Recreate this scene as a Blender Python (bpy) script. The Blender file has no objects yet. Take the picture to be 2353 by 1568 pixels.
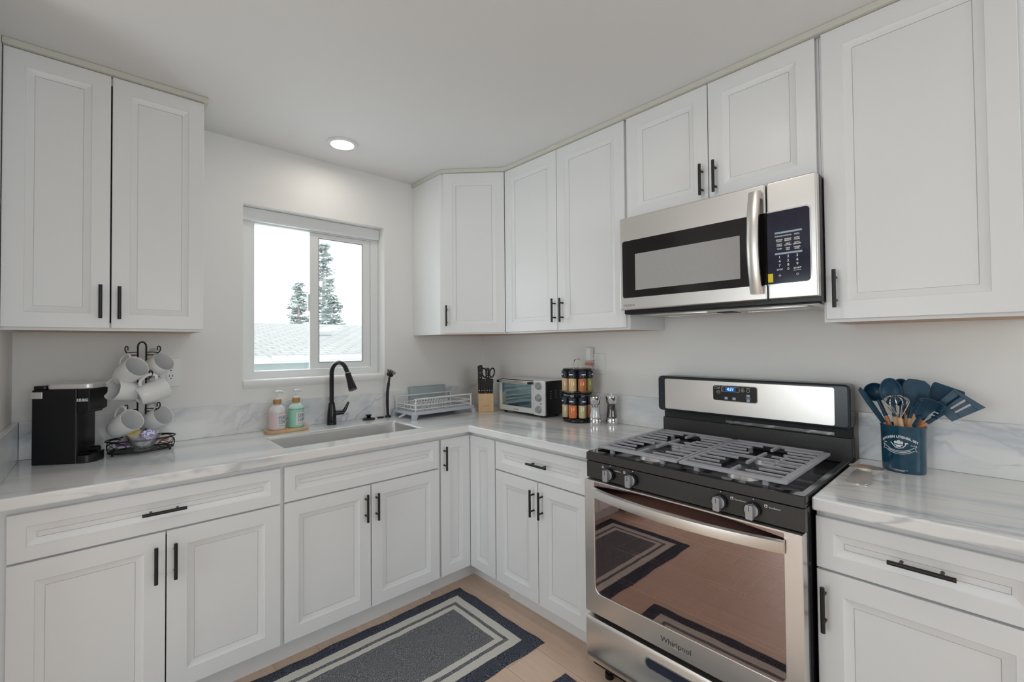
import bpy, bmesh, math, random
from mathutils import Vector, Matrix
random.seed(7)
PI = math.pi
C = bpy.context.scene.collection
sc = bpy.context.scene

# ------------------------------------------------------------------ camera, world, lights, exposure
def cam_axes(y, p, r):
    fw = Vector((math.sin(y)*math.cos(p), math.cos(y)*math.cos(p), math.sin(p)))
    rt = Vector((math.cos(y), -math.sin(y), 0)); up = rt.cross(fw)
    return rt*math.cos(r)+up*math.sin(r), up*math.cos(r)-rt*math.sin(r), fw
cd = bpy.data.cameras.new('camera'); cam = bpy.data.objects.new('camera', cd); C.objects.link(cam)
rt, up, fw = cam_axes(0.7293, 0.0182, -0.0085)
m = Matrix.Identity(4)
for i in range(3):
    m[i][0] = rt[i]; m[i][1] = up[i]; m[i][2] = -fw[i]
m.translation = Vector((-2.1813, -2.6240, 1.3509))
cam.matrix_world = m
cd.sensor_width = 36; cd.lens = 1032.14/2353*36
cd.shift_x = 28.45/2353; cd.shift_y = -9.85/2353
cd.clip_start = 0.02; cd.clip_end = 300
sc.camera = cam

w = bpy.data.worlds.new('overcast_sky'); sc.world = w; w.use_nodes = True
bg = w.node_tree.nodes['Background']
bg.inputs[0].default_value = (0.88, 0.96, 1.0, 1); bg.inputs[1].default_value = 4.5

def area(name, loc, rot, sx, sy, power, col, shape='RECTANGLE', spread=PI):
    l = bpy.data.lights.new(name, 'AREA'); l.shape = shape; l.size = sx
    if shape in ('RECTANGLE', 'ELLIPSE'): l.size_y = sy
    l.energy = power; l.color = col; l.spread = spread
    o = bpy.data.objects.new(name, l); C.objects.link(o); o.location = loc; o.rotation_euler = rot
    return o
# daylight enters by the kitchen window, the rear window behind the camera and an unseen left opening added to light the right run: portals guide the sky light in
for nm, loc, rot, sx, sy in (('rear_window_portal', (-1.8, -5.39, 1.5), (PI/2, 0, 0), 1.8, 1.2), ('added_opening_portal', (-4.87, -1.5, 1.3), (PI/2, 0, -PI/2), 1.4, 1.6), ('kitchen_window_portal', (-1.22, .158, 1.63), (-PI/2, 0, 0), .80, .94)):
    o = area(nm, loc, rot, sx, sy, 1, (1, 1, 1)); o.data.cycles.is_portal = True

sc.view_settings.view_transform = 'Standard'; sc.view_settings.look = 'None'
sc.view_settings.gamma = 1; sc.view_settings.use_curve_mapping = False
sc.view_settings.exposure = 0.0

# ------------------------------------------------------------------ mesh helpers
NB = bmesh.new
def quad(bm, vs):
    try: return bm.faces.new(vs)
    except ValueError: return None
def box(bm, x0, x1, y0, y1, z0, z1):
    v = [bm.verts.new((x, y, z)) for z in (z0, z1) for y in (y0, y1) for x in (x0, x1)]
    for f in ((0,2,3,1),(4,5,7,6),(0,1,5,4),(2,6,7,3),(0,4,6,2),(1,3,7,5)):
        bm.faces.new([v[i] for i in f])
    return bm
def frame_of(d):
    d = d.normalized(); a = Vector((0,0,1)) if abs(d.z) < .9 else Vector((1,0,0))
    u = d.cross(a).normalized(); return u, d.cross(u).normalized()
def cyl(bm, p0, p1, r0, r1=None, seg=20, caps=True):
    p0 = Vector(p0); p1 = Vector(p1); r1 = r0 if r1 is None else r1
    u, v = frame_of(p1-p0)
    A = [bm.verts.new(p0+(u*math.cos(2*PI*i/seg)+v*math.sin(2*PI*i/seg))*r0) for i in range(seg)]
    B = [bm.verts.new(p1+(u*math.cos(2*PI*i/seg)+v*math.sin(2*PI*i/seg))*r1) for i in range(seg)]
    for i in range(seg): quad(bm, (A[i], A[(i+1)%seg], B[(i+1)%seg], B[i]))
    if caps: quad(bm, A[::-1]); quad(bm, B)
    return bm
def tube(bm, pts, r, seg=8, closed=False, caps=True, flat=None):
    pts = [Vector(p) for p in pts]; n = len(pts)
    R = r if isinstance(r, (list, tuple)) else [r]*n
    rings = []; u = None
    for i in range(n):
        if closed: d = pts[(i+1)%n]-pts[i-1]
        else: d = pts[min(i+1, n-1)]-pts[max(i-1, 0)]
        if d.length < 1e-9: d = Vector((0,0,1))
        d.normalize()
        if u is None: u, v = frame_of(d)
        else:
            u = (u-d*u.dot(d))
            if u.length < 1e-6: u, v = frame_of(d)
            u.normalize(); v = d.cross(u)
        k = flat if flat else 1.0
        rings.append([bm.verts.new(pts[i]+(u*math.cos(2*PI*j/seg)+v*math.sin(2*PI*j/seg)*k)*R[i]) for j in range(seg)])
    for i in range(n if closed else n-1):
        a, b = rings[i], rings[(i+1)%n]
        for j in range(seg): quad(bm, (a[j], a[(j+1)%seg], b[(j+1)%seg], b[j]))
    if caps and not closed: quad(bm, rings[0][::-1]); quad(bm, rings[-1])
    return bm
def lathe(bm, prof, seg=32, o=(0,0,0), sx=1, sy=1):
    o = Vector(o); rings = []
    for r, z in prof:
        if r < 1e-6: rings.append([bm.verts.new(o+Vector((0,0,z)))])
        else: rings.append([bm.verts.new(o+Vector((r*math.cos(2*PI*i/seg)*sx, r*math.sin(2*PI*i/seg)*sy, z))) for i in range(seg)])
    for a, b in zip(rings, rings[1:]):
        for i in range(seg):
            j = (i+1)%seg
            if len(a) == 1 and len(b) == 1: continue
            if len(a) == 1: quad(bm, (a[0], b[i], b[j]))
            elif len(b) == 1: quad(bm, (a[i], a[j], b[0]))
            else: quad(bm, (a[i], a[j], b[j], b[i]))
    return bm
def prism(bm, poly, ax, a0, a1):
    f = {'z': lambda u, v, w: (u, v, w), 'y': lambda u, v, w: (u, w, v), 'x': lambda u, v, w: (w, u, v)}[ax]
    A = [bm.verts.new(f(u, v, a0)) for u, v in poly]; B = [bm.verts.new(f(u, v, a1)) for u, v in poly]
    n = len(poly); bm.faces.new(A); bm.faces.new(B[::-1])
    for i in range(n): quad(bm, (A[i], B[i], B[(i+1)%n], A[(i+1)%n]))
    return bm
def rrect(x0, x1, y0, y1, r, n=5, rs=None):
    rs = rs or (r, r, r, r); out = []
    for (cx, cy, a0, q) in ((x0, y0, PI, rs[0]), (x1, y0, 1.5*PI, rs[1]), (x1, y1, 0, rs[2]), (x0, y1, .5*PI, rs[3])):
        if q <= 0: out.append((cx, cy)); continue
        ox = cx+q if cx == x0 else cx-q; oy = cy+q if cy == y0 else cy-q
        for i in range(n+1):
            a = a0+.5*PI*i/n; out.append((ox+q*math.cos(a), oy+q*math.sin(a)))
    return out
def ringprism(bm, outer, inner, ax, a0, a1):
    """frame between two outlines with the same point count"""
    f = {'z': lambda u, v, w: (u, v, w), 'y': lambda u, v, w: (u, w, v), 'x': lambda u, v, w: (w, u, v)}[ax]
    n = len(outer)
    L = [[bm.verts.new(f(u, v, a)) for u, v in p] for p, a in ((outer, a0), (outer, a1), (inner, a1), (inner, a0))]
    for k in range(4):
        a, b = L[k], L[(k+1)%4]
        for i in range(n): quad(bm, (a[i], a[(i+1)%n], b[(i+1)%n], b[i]))
    return bm
def spline(pts, n=8):
    P = [Vector(p) for p in pts]; out = []
    for i in range(len(P)-1):
        a = P[max(i-1, 0)]; b = P[i]; c = P[i+1]; d = P[min(i+2, len(P)-1)]
        for k in range(n):
            t = k/n
            out.append(.5*((2*b)+(c-a)*t+(2*a-5*b+4*c-d)*t*t+(3*b-a-3*c+d)*t**3))
    out.append(P[-1]); return out
def arc(c, r, a0, a1, n, ax='xz'):
    out = []
    for i in range(n+1):
        a = a0+(a1-a0)*i/n; p = {'xz': (r*math.cos(a), 0, r*math.sin(a)), 'yz': (0, r*math.cos(a), r*math.sin(a)), 'xy': (r*math.cos(a), r*math.sin(a), 0)}[ax]
        out.append(Vector(c)+Vector(p))
    return out
def OB(name, bm, mt, parent=None, bev=0, seg=2, ang=35, flat=False, mats=None, recalc=True):
    if recalc: bmesh.ops.recalc_face_normals(bm, faces=bm.faces)
    me = bpy.data.meshes.new(name); bm.to_mesh(me); bm.free()
    for x in (mats or [mt]): me.materials.append(x)
    if not flat:
        for p in me.polygons: p.use_smooth = True
        me.set_sharp_from_angle(angle=math.radians(ang))
    o = bpy.data.objects.new(name, me); C.objects.link(o)
    if parent is not None: o.parent = parent
    if bev:
        b = o.modifiers.new('bevel', 'BEVEL'); b.width = bev; b.segments = seg; b.limit_method = 'ANGLE'
        b.angle_limit = math.radians(40); b.harden_normals = not flat
    return o
def tag(o, label, cat, group=None, kind=None):
    o['label'] = label; o['category'] = cat
    if group: o['group'] = group
    if kind: o['kind'] = kind
    return o
def thing(name, label, cat, loc=(0,0,0), rotz=0, group=None):
    o = bpy.data.objects.new(name, None); o.empty_display_size = .05; C.objects.link(o)
    o.location = loc; o.rotation_euler = (0, 0, rotz)
    return tag(o, label, cat, group)
def struct(name, bm, mt, parent=None, **k):
    o = OB(name, bm, mt, parent, **k)
    if parent is None: o['kind'] = 'structure'
    return o
def dup(root, loc=None, rot=None, label=None, group=None):
    def cp(o, par):
        c = o.copy(); C.objects.link(c)
        if par is not None:
            c.parent = par; c.matrix_parent_inverse = o.matrix_parent_inverse.copy()
        for ch in [x for x in bpy.data.objects if x.parent is o and x is not c]: cp(ch, c)
        return c
    r = cp(root, None)
    if loc is not None: r.location = loc
    if rot is not None: r.rotation_euler = rot
    if label: r['label'] = label
    if group: r['group'] = group
    return r
def aim(o, p0, p1, roll=0.0):
    """object local +Z runs from p0 to p1"""
    d = Vector(p1)-Vector(p0)
    q = d.to_track_quat('Z', 'Y').to_matrix().to_4x4() @ Matrix.Rotation(roll, 4, 'Z')
    q.translation = Vector(p0); o.matrix_world = q
    o.location = Vector(p0); o.rotation_euler = q.to_euler()
def text(name, body, size, mt, parent, loc, rot=(PI/2, 0, 0), sx=1.0, ext=.0003, fn=None, align='CENTER', sh=0, space=1.0, bold=0):
    cu = bpy.data.curves.new('t', 'FONT'); cu.body = body; cu.size = size; cu.align_x = align; cu.align_y = 'CENTER'
    cu.extrude = ext; cu.shear = sh; cu.space_character = space; cu.resolution_u = 3; cu.offset = bold
    t = bpy.data.objects.new('t', cu); C.objects.link(t)
    dg = bpy.context.evaluated_depsgraph_get(); me = bpy.data.meshes.new_from_object(t.evaluated_get(dg))
    bpy.data.objects.remove(t); bpy.data.curves.remove(cu)
    M = Matrix.Translation(Vector(loc)) @ Matrix.Rotation(rot[2], 4, 'Z') @ Matrix.Rotation(rot[1], 4, 'Y') @ Matrix.Rotation(rot[0], 4, 'X') @ Matrix.Diagonal((sx, 1, 1, 1))
    if fn:
        for v in me.vertices: v.co = fn(v.co)
    else: me.transform(M)
    me.name = name; me.materials.clear(); me.materials.append(mt)
    o = bpy.data.objects.new(name, me); C.objects.link(o); o.parent = parent
    return o

# ------------------------------------------------------------------ materials
def mat(name, col, rough=.5, metal=0, bump=0, bscale=60, bstretch=(1,1,1), spec=.5, coat=0, trans=0, ior=1.45, emit=None, es=0, var=0, vscale=8, alpha=1):
    m = bpy.data.materials.new(name); m.use_nodes = True; n = m.node_tree.nodes; l = m.node_tree.links
    b = n['Principled BSDF']
    b.inputs['Base Color'].default_value = (*col, 1); b.inputs['Roughness'].default_value = rough; b.inputs['Metallic'].default_value = metal
    b.inputs['Specular IOR Level'].default_value = spec; b.inputs['Coat Weight'].default_value = coat; b.inputs['Coat Roughness'].default_value = .08
    b.inputs['Transmission Weight'].default_value = trans; b.inputs['IOR'].default_value = ior; b.inputs['Alpha'].default_value = alpha
    if emit: b.inputs['Emission Color'].default_value = (*emit, 1); b.inputs['Emission Strength'].default_value = es
    if bump or var:
        tc = n.new('ShaderNodeTexCoord'); mp = n.new('ShaderNodeMapping'); mp.inputs['Scale'].default_value = bstretch
        l.new(tc.outputs['Object'], mp.inputs[0])
        nz = n.new('ShaderNodeTexNoise'); nz.inputs['Scale'].default_value = bscale; nz.inputs['Detail'].default_value = 3; l.new(mp.outputs[0], nz.inputs['Vector'])
        if bump:
            bp = n.new('ShaderNodeBump'); bp.inputs['Strength'].default_value = bump; bp.inputs['Distance'].default_value = .002
            l.new(nz.outputs[0], bp.inputs['Height']); l.new(bp.outputs[0], b.inputs['Normal'])
        if var:
            n2 = n.new('ShaderNodeTexNoise'); n2.inputs['Scale'].default_value = vscale; n2.inputs['Detail'].default_value = 4; l.new(mp.outputs[0], n2.inputs['Vector'])
            mx = n.new('ShaderNodeMix'); mx.data_type = 'RGBA'
            mx.inputs[6].default_value = (*[c*(1-var) for c in col], 1); mx.inputs[7].default_value = (*[min(1, c*(1+var)) for c in col], 1)
            l.new(n2.outputs[0], mx.inputs[0]); l.new(mx.outputs[2], b.inputs['Base Color'])
    return m
def noise_node(n, l, vec, scale, detail=4, rough=.55, dist=0):
    z = n.new('ShaderNodeTexNoise'); z.inputs['Scale'].default_value = scale; z.inputs['Detail'].default_value = detail
    z.inputs['Roughness'].default_value = rough; z.inputs['Distortion'].default_value = dist; l.new(vec, z.inputs['Vector']); return z
def ramp(n, l, src, stops, mode='LINEAR'):
    r = n.new('ShaderNodeValToRGB'); r.color_ramp.interpolation = mode
    while len(r.color_ramp.elements) < len(stops): r.color_ramp.elements.new(.5)
    for e, (p, c) in zip(r.color_ramp.elements, stops):
        e.position = p; e.color = (*c, 1) if isinstance(c, tuple) else (c, c, c, 1)
    l.new(src, r.inputs[0]); return r
def mixc(n, l, fac, a, b, blend='MIX'):
    x = n.new('ShaderNodeMix'); x.data_type = 'RGBA'; x.blend_type = blend
    for sock, v in ((0, fac), (6, a), (7, b)):
        if isinstance(v, (int, float)): x.inputs[sock].default_value = v
        elif isinstance(v, tuple): x.inputs[sock].default_value = (*v, 1)
        else: l.new(v, x.inputs[sock])
    return x.outputs[2]
def marble(name, rotz, stretch, off=(0,0,0), tilt=0, blue=1.0):
    m = bpy.data.materials.new(name); m.use_nodes = True; n = m.node_tree.nodes; l = m.node_tree.links; b = n['Principled BSDF']
    g = n.new('ShaderNodeNewGeometry'); mp = n.new('ShaderNodeMapping')
    mp.inputs['Rotation'].default_value = (0, tilt, rotz); mp.inputs['Location'].default_value = off
    mp2 = n.new('ShaderNodeMapping'); mp2.inputs['Scale'].default_value = stretch
    l.new(g.outputs['Position'], mp.inputs[0]); l.new(mp.outputs[0], mp2.inputs[0]); v = mp2.outputs[0]
    clouds = noise_node(n, l, v, 1.5, 6, .55, .5)
    fac = ramp(n, l, clouds.outputs[0], [(.46, 0.0), (.60, .50), (.74, .95)])
    c = mixc(n, l, fac.outputs[0], (.87, .865, .855), (.50, .56, .64))
    warm = noise_node(n, l, v, 2.3, 5, .55, .6); wf = ramp(n, l, warm.outputs[0], [(.60, 0.0), (.76, .40)])
    c = mixc(n, l, wf.outputs[0], c, (.74, .68, .60))
    vn = noise_node(n, l, v, 1.8, 5, .5, .6)
    vf = ramp(n, l, vn.outputs[0], [(.470, 0.0), (.492, .60), (.500, .65), (.525, 0.0)])
    gate = noise_node(n, l, v, .9, 3, .5, .3); gf = ramp(n, l, gate.outputs[0], [(.45, 0.0), (.6, 1.0)])
    ff = n.new('ShaderNodeMath'); ff.operation = 'MULTIPLY'; l.new(vf.outputs[0], ff.inputs[0]); l.new(gf.outputs[0], ff.inputs[1])
    c = mixc(n, l, ff.outputs[0], c, (.44, .47, .53))
    sp = noise_node(n, l, g.outputs['Position'], 240, 2, .5); sf = ramp(n, l, sp.outputs[0], [(.70, 0.0), (.76, .35)])
    c = mixc(n, l, sf.outputs[0], c, (.40, .40, .40))
    l.new(c, b.inputs['Base Color']); b.inputs['Roughness'].default_value = .12; b.inputs['Specular IOR Level'].default_value = .5
    return m
def wood(name, c0, c1, scale=18, stretch=(1, 1, .1), rough=.45):
    m = bpy.data.materials.new(name); m.use_nodes = True; n = m.node_tree.nodes; l = m.node_tree.links; b = n['Principled BSDF']
    tc = n.new('ShaderNodeTexCoord'); mp = n.new('ShaderNodeMapping'); mp.inputs['Scale'].default_value = stretch; l.new(tc.outputs['Object'], mp.inputs[0])
    z = noise_node(n, l, mp.outputs[0], scale, 5, .6, .5); l.new(ramp(n, l, z.outputs[0], [(.3, c0), (.7, c1)]).outputs[0], b.inputs['Base Color'])
    b.inputs['Roughness'].default_value = rough; return m
def thin_glass(name, tint=(1,1,1), refl=.08, rcol=(1,1,1), rough=0.0):
    m = bpy.data.materials.new(name); m.use_nodes = True; n = m.node_tree.nodes; l = m.node_tree.links; n.remove(n['Principled BSDF'])
    t = n.new('ShaderNodeBsdfTransparent'); t.inputs[0].default_value = (*tint, 1)
    g = n.new('ShaderNodeBsdfGlossy'); g.inputs[0].default_value = (*rcol, 1); g.inputs['Roughness'].default_value = rough
    lw = n.new('ShaderNodeLayerWeight'); lw.inputs[0].default_value = .25
    ad = n.new('ShaderNodeMath'); ad.operation = 'MULTIPLY_ADD'; l.new(lw.outputs['Fresnel'], ad.inputs[0]); ad.inputs[1].default_value = .6; ad.inputs[2].default_value = refl; ad.use_clamp = True
    mx = n.new('ShaderNodeMixShader'); l.new(ad.outputs[0], mx.inputs[0]); l.new(t.outputs[0], mx.inputs[1]); l.new(g.outputs[0], mx.inputs[2])
    l.new(mx.outputs[0], n['Material Output'].inputs[0]); return m

M = {}
M['wall'] = mat('wall_paint', (.87, .86, .84), .6, bump=.06, bscale=220)
M['ceil'] = mat('ceiling_paint', (.86, .86, .86), .7, bump=.05, bscale=180)
M['cab'] = mat('white_cabinet_paint', (.85, .855, .86), .32, bump=.02, bscale=300)
M['trim'] = mat('shaded_scribe_paint', (.68, .67, .60), .5)  # white trim; the colour cast of its shadow is put into this tone
M['vinyl'] = mat('white_vinyl', (.85, .86, .86), .35)
M['cabwood'] = wood('raw_maple_ply', (.50, .30, .17), (.66, .43, .26), 10, (1, 8, 8))
M['black'] = mat('matte_black_metal', (.012, .012, .013), .38)
M['blackplastic'] = mat('black_plastic', (.008, .008, .010), .3, bump=.02, bscale=400)
M['gloss_black'] = mat('black_porcelain', (.010, .010, .012), .12, var=.3, vscale=300)
M['dark_enamel'] = mat('dark_grey_enamel', (.045, .043, .043), .32, bump=.05, bscale=500, var=.5, vscale=420)
M['steel'] = mat('brushed_stainless', (.80, .775, .745), .30, 1, bump=.03, bscale=30, bstretch=(1, 1, 60))
M['steel_h'] = mat('brushed_stainless_across', (.80, .775, .745), .30, 1, bump=.03, bscale=30, bstretch=(1, 40, 40))
M['chrome'] = mat('polished_chrome', (.78, .78, .78), .08, 1)
M['sink'] = mat('satin_sink_steel', (.66, .65, .64), .36, 1, bump=.03, bscale=40, bstretch=(20, 1, 1))
M['iron'] = mat('sheen_grey_iron', (.40, .395, .43), .42, bump=.05, bscale=500)  # light reflected off the grates is put into this pale grey
M['alu'] = mat('burner_aluminium', (.72, .72, .72), .4, 1)
M['navylid'] = mat('navy_black_lid', (.012, .016, .035), .3)
M['glint_wire'] = mat('highlit_rack_wire', (.85, .82, .78), .4)  # pale diffuse colour stands in for highlights along the oven rack wires
M['tsteel'] = mat('light_brushed_steel', (.88, .88, .87), .34, .6)
M['knob'] = mat('grey_satin_knob', (.42, .43, .46), .3, .6)
M['oven_glass'] = thin_glass('tinted_oven_glass', (.70, .56, .56), .30, (.90, .76, .73), .010)
M['mw_glass'] = mat('black_microwave_glass', (.010, .009, .009), .1)
M['mw_screen'] = mat('grey_perforated_screen', (.40, .39, .385), .35, 0, var=.35, vscale=900)
M['mw_panel'] = mat('midnight_blue_glass', (.012, .012, .035), .1, var=.6, vscale=350)
M['white'] = mat('white_print', (.85, .86, .88), .5)
M['bluegrey'] = mat('pale_blue_print', (.40, .50, .62), .5)
M['yellow'] = mat('yellow_sticker', (.85, .68, .02), .5)
M['ink'] = mat('dark_ink', (.06, .06, .06), .5)
M['greyink'] = mat('grey_ink', (.25, .24, .23), .4)
M['led'] = mat('blue_led_digits', (.1, .4, .9), .5, emit=(.25, .65, 1.0), es=2.2)
M['ledbg'] = mat('blue_led_backing', (.0, .03, .2), .3, emit=(.0, .08, .5), es=.5)
M['ceramic'] = mat('white_ceramic', (.82, .82, .82), .12)
M['outlet'] = mat('white_outlet_plastic', (.83, .83, .82), .3)
M['slot'] = mat('dark_slot', (.02, .02, .02), .6)
M['glass'] = mat('clear_glass', (1, 1, 1), .02, trans=1, ior=1.45)
M['pane'] = thin_glass('window_pane', (.97, .985, .98), .03)
M['toastglass'] = thin_glass('toaster_glass', (.76, .92, .95), .20)
M['acrylic'] = thin_glass('clear_acrylic', (.93, .94, .95), .10)
M['jarglass'] = thin_glass('jar_glass', (.96, .96, .96), .06)
M['bamboo'] = wood('bamboo_light', (.62, .40, .20), (.76, .54, .30), 14, (1, 1, .15))
M['collar'] = wood('bamboo_collar', (.42, .22, .08), (.55, .31, .12), 30, (1, 1, .1))
M['blockwood'] = wood('knife_block_wood', (.60, .38, .19), (.76, .52, .29), 60, (1, 1, .03))
M['handlewood'] = wood('beech_handle', (.68, .40, .22), (.80, .52, .31), 40, (1, 1, .08))
M['orangewood'] = wood('orange_beech_handle', (.66, .27, .12), (.76, .36, .18), 40, (1, 1, .08))
M['pink'] = mat('pink_soap', (.86, .66, .67), .15, coat=.6)
M['mint'] = mat('mint_soap', (.38, .78, .62), .15, coat=.6)
M['bottletop'] = mat('frosted_bottle_shoulder', (.80, .78, .80), .12, coat=.6)
M['mintop'] = mat('mint_bottle_shoulder', (.62, .84, .76), .12, coat=.6)
M['label'] = mat('pale_label', (.78, .80, .80), .5)
M['greyplastic'] = mat('grey_tray_plastic', (.56, .59, .65), .4)
M['holder'] = mat('blue_grey_holder_plastic', (.40, .47, .49), .4)
M['whitewire'] = mat('white_coated_wire', (.82, .83, .83), .3)
M['teal'] = mat('deep_teal_silicone', (.010, .055, .105), .35, bump=.03, bscale=400, var=.35, vscale=60)
M['crock'] = mat('glossy_navy_crock', (.010, .060, .105), .09, coat=.5, var=.4, vscale=40)
M['roof'] = None
M['stucco'] = mat('pale_stucco', (.19, .215, .21), .8)
M['fascia'] = mat('white_fascia', (.34, .35, .35), .6)
M['foliage'] = mat('conifer_needles', (.27, .30, .285), .8, var=.15, vscale=3)  # bright haze over the trees is put into this pale colour
M['bark'] = mat('conifer_bark', (.30, .28, .27), .9)  # bark lightened with the needles, haze put into its colour
M['lampglow'] = mat('downlight_diffuser', (1, 1, 1), .5, emit=(1, .97, .93), es=9)
M['marble_x'] = marble('marble_counter_back', .10, (.55, 2.6, 2.2), (3.1, 1.7, 0))
M['marble_y'] = marble('marble_counter_side', PI/2-.12, (.7, 4.2, 3), (0.4, 7.9, .3))
M['marble_s'] = marble('marble_splash', 0, (2.0, 1.6, 4.6), (5.2, 3.3, 1.1), tilt=.55)

def roof_mat():
    m = bpy.data.materials.new('grey_shingle'); m.use_nodes = True; n = m.node_tree.nodes; l = m.node_tree.links; b = n['Principled BSDF']
    tc = n.new('ShaderNodeTexCoord'); br = n.new('ShaderNodeTexBrick'); l.new(tc.outputs['Object'], br.inputs[0])
    br.inputs['Scale'].default_value = 1; br.inputs['Brick Width'].default_value = .32; br.inputs['Row Height'].default_value = .24; br.inputs['Mortar Size'].default_value = .018
    br.inputs['Color1'].default_value = (.212, .205, .195, 1); br.inputs['Color2'].default_value = (.188, .180, .170, 1); br.inputs['Mortar'].default_value = (.12, .115, .115, 1)
    z = noise_node(n, l, tc.outputs['Object'], 9, 5); l.new(mixc(n, l, .25, br.outputs[0], z.outputs[0], 'OVERLAY'), b.inputs['Base Color'])
    b.inputs['Roughness'].default_value = .9; return m
M['roof'] = roof_mat()
def floor_mat():
    m = bpy.data.materials.new('light_oak_planks'); m.use_nodes = True; n = m.node_tree.nodes; l = m.node_tree.links; b = n['Principled BSDF']
    g = n.new('ShaderNodeNewGeometry'); mp = n.new('ShaderNodeMapping'); mp.inputs['Rotation'].default_value = (0, 0, PI/2); l.new(g.outputs['Position'], mp.inputs[0])
    br = n.new('ShaderNodeTexBrick'); l.new(mp.outputs[0], br.inputs[0]); br.offset = .37
    br.inputs['Scale'].default_value = 1; br.inputs['Brick Width'].default_value = 1.22; br.inputs['Row Height'].default_value = .18; br.inputs['Mortar Size'].default_value = .0012; br.inputs['Mortar Smooth'].default_value = .3
    br.inputs['Color1'].default_value = (.83, .63, .49, 1); br.inputs['Color2'].default_value = (.76, .56, .43, 1); br.inputs['Mortar'].default_value = (.45, .30, .20, 1)
    mp2 = n.new('ShaderNodeMapping'); mp2.inputs['Scale'].default_value = (14, 1.1, 1); l.new(g.outputs['Position'], mp2.inputs[0])
    z = noise_node(n, l, mp2.outputs[0], 3.5, 7, .65, .8); gr = ramp(n, l, z.outputs[0], [(.3, (.86, .82, .79)), (.65, (1.0, 1.0, 1.0))])
    l.new(mixc(n, l, .75, br.outputs[0], gr.outputs[0], 'MULTIPLY'), b.inputs['Base Color'])
    b.inputs['Roughness'].default_value = .36; return m
M['floor'] = floor_mat()
def rug_mat(name, hx, hy):
    m = bpy.data.materials.new(name); m.use_nodes = True; n = m.node_tree.nodes; l = m.node_tree.links; b = n['Principled BSDF']
    tc = n.new('ShaderNodeTexCoord'); sp = n.new('ShaderNodeSeparateXYZ')
    wob = noise_node(n, l, tc.outputs['Object'], 9, 2); big = noise_node(n, l, tc.outputs['Object'], 260, 2)
    def math_(op, a, c, clamp=False):
        x = n.new('ShaderNodeMath'); x.operation = op; x.use_clamp = clamp
        for i, v in ((0, a), (1, c)):
            if isinstance(v, (int, float)): x.inputs[i].default_value = v
            else: l.new(v, x.inputs[i])
        return x.outputs[0]
    l.new(tc.outputs['Object'], sp.inputs[0])
    dx = math_('SUBTRACT', hx, math_('ABSOLUTE', sp.outputs[0], 0)); dy = math_('SUBTRACT', hy, math_('ABSOLUTE', sp.outputs[1], 0))
    d = math_('MINIMUM', dx, dy)
    d = math_('ADD', d, math_('MULTIPLY', math_('SUBTRACT', wob.outputs[0], .5), .012)); d = math_('ADD', d, math_('MULTIPLY', math_('SUBTRACT', big.outputs[0], .5), .006))
    t = math_('MULTIPLY', d, 1/.4, True)
    q = lambda x: x/.4
    band = ramp(n, l, t, [(0, 0.0), (q(.070), 1.0), (q(.111), .25), (q(.131), 1.0), (q(.158), .35)], 'CONSTANT')   # 0 border, 1 cream, .25 narrow dark, .35 field
    s1 = noise_node(n, l, tc.outputs['Object'], 330, 3, .7)
    spk = ramp(n, l, s1.outputs[0], [(.34, (.04, .042, .05)), (.50, (.16, .165, .18)), (.64, (.50, .51, .53))])
    spkb = ramp(n, l, s1.outputs[0], [(.36, (.014, .017, .032)), (.52, (.070, .080, .112)), (.68, (.36, .37, .41))])
    wv = n.new('ShaderNodeTexWave'); wv.inputs['Scale'].default_value = 55; wv.inputs['Distortion'].default_value = 2; l.new(tc.outputs['Object'], wv.inputs[0])
    cream = ramp(n, l, wv.outputs[0], [(0, (.66, .64, .58)), (1, (.86, .84, .78))])
    isb = ramp(n, l, t, [(0, 0.0), (q(.071), 1.0)], 'CONSTANT'); dark = mixc(n, l, isb.outputs[0], spkb.outputs[0], spk.outputs[0])
    isc = math_('GREATER_THAN', band.outputs[0], .9)
    l.new(mixc(n, l, isc, dark, cream.outputs[0]), b.inputs['Base Color']); b.inputs['Roughness'].default_value = .95; b.inputs['Specular IOR Level'].default_value = .1
    bp = n.new('ShaderNodeBump'); bp.inputs['Strength'].default_value = .8; bp.inputs['Distance'].default_value = .004; l.new(s1.outputs[0], bp.inputs['Height']); l.new(bp.outputs[0], b.inputs['Normal'])
    return m

# ------------------------------------------------------------------ constants of the room
ZC = 2.432; ZT = .9086; CT = .038; LW = -2.436
ZB = .1225; ZD = .848; ZS = .6992; YF = .6253; YC = .606
UB, UT, UD = 1.418, 2.409, .337

# ------------------------------------------------------------------ setting
bm = NB(); box(bm, -5.0, .16, -5.4, .16, -.08, 0); struct('floor', bm, M['floor'])
bm = NB(); box(bm, -5.0, .16, -5.4, .16, ZC, ZC+.1); struct('ceiling', bm, M['ceil'])
WX0, WX1, WZ0, WZ1 = -1.622, -.8204, 1.1655, 2.105
bm = NB()
def wallquad(bm, xs, zs, hole):
    for i in range(len(xs)-1):
        for j in range(len(zs)-1):
            if (i, j) in hole: continue
            box(bm, xs[i], xs[i+1], 0, .16, zs[j], zs[j+1])
wallquad(bm, [-2.56, WX0, WX1, .16], [0, WZ0, WZ1, ZC], {(1, 1)})
bmesh.ops.remove_doubles(bm, verts=bm.verts, dist=1e-5)
dup_faces = {}
for f in bm.faces:
    k = tuple(sorted(v.index for v in f.verts)); dup_faces.setdefault(k, []).append(f)
bm.verts.index_update()
dup_faces = {}
for f in bm.faces: dup_faces.setdefault(tuple(sorted(v.index for v in f.verts)), []).append(f)
bmesh.ops.delete(bm, geom=[f for fs in dup_faces.values() if len(fs) > 1 for f in fs], context='FACES_ONLY')
struct('wall_back', bm, M['wall'])
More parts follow.
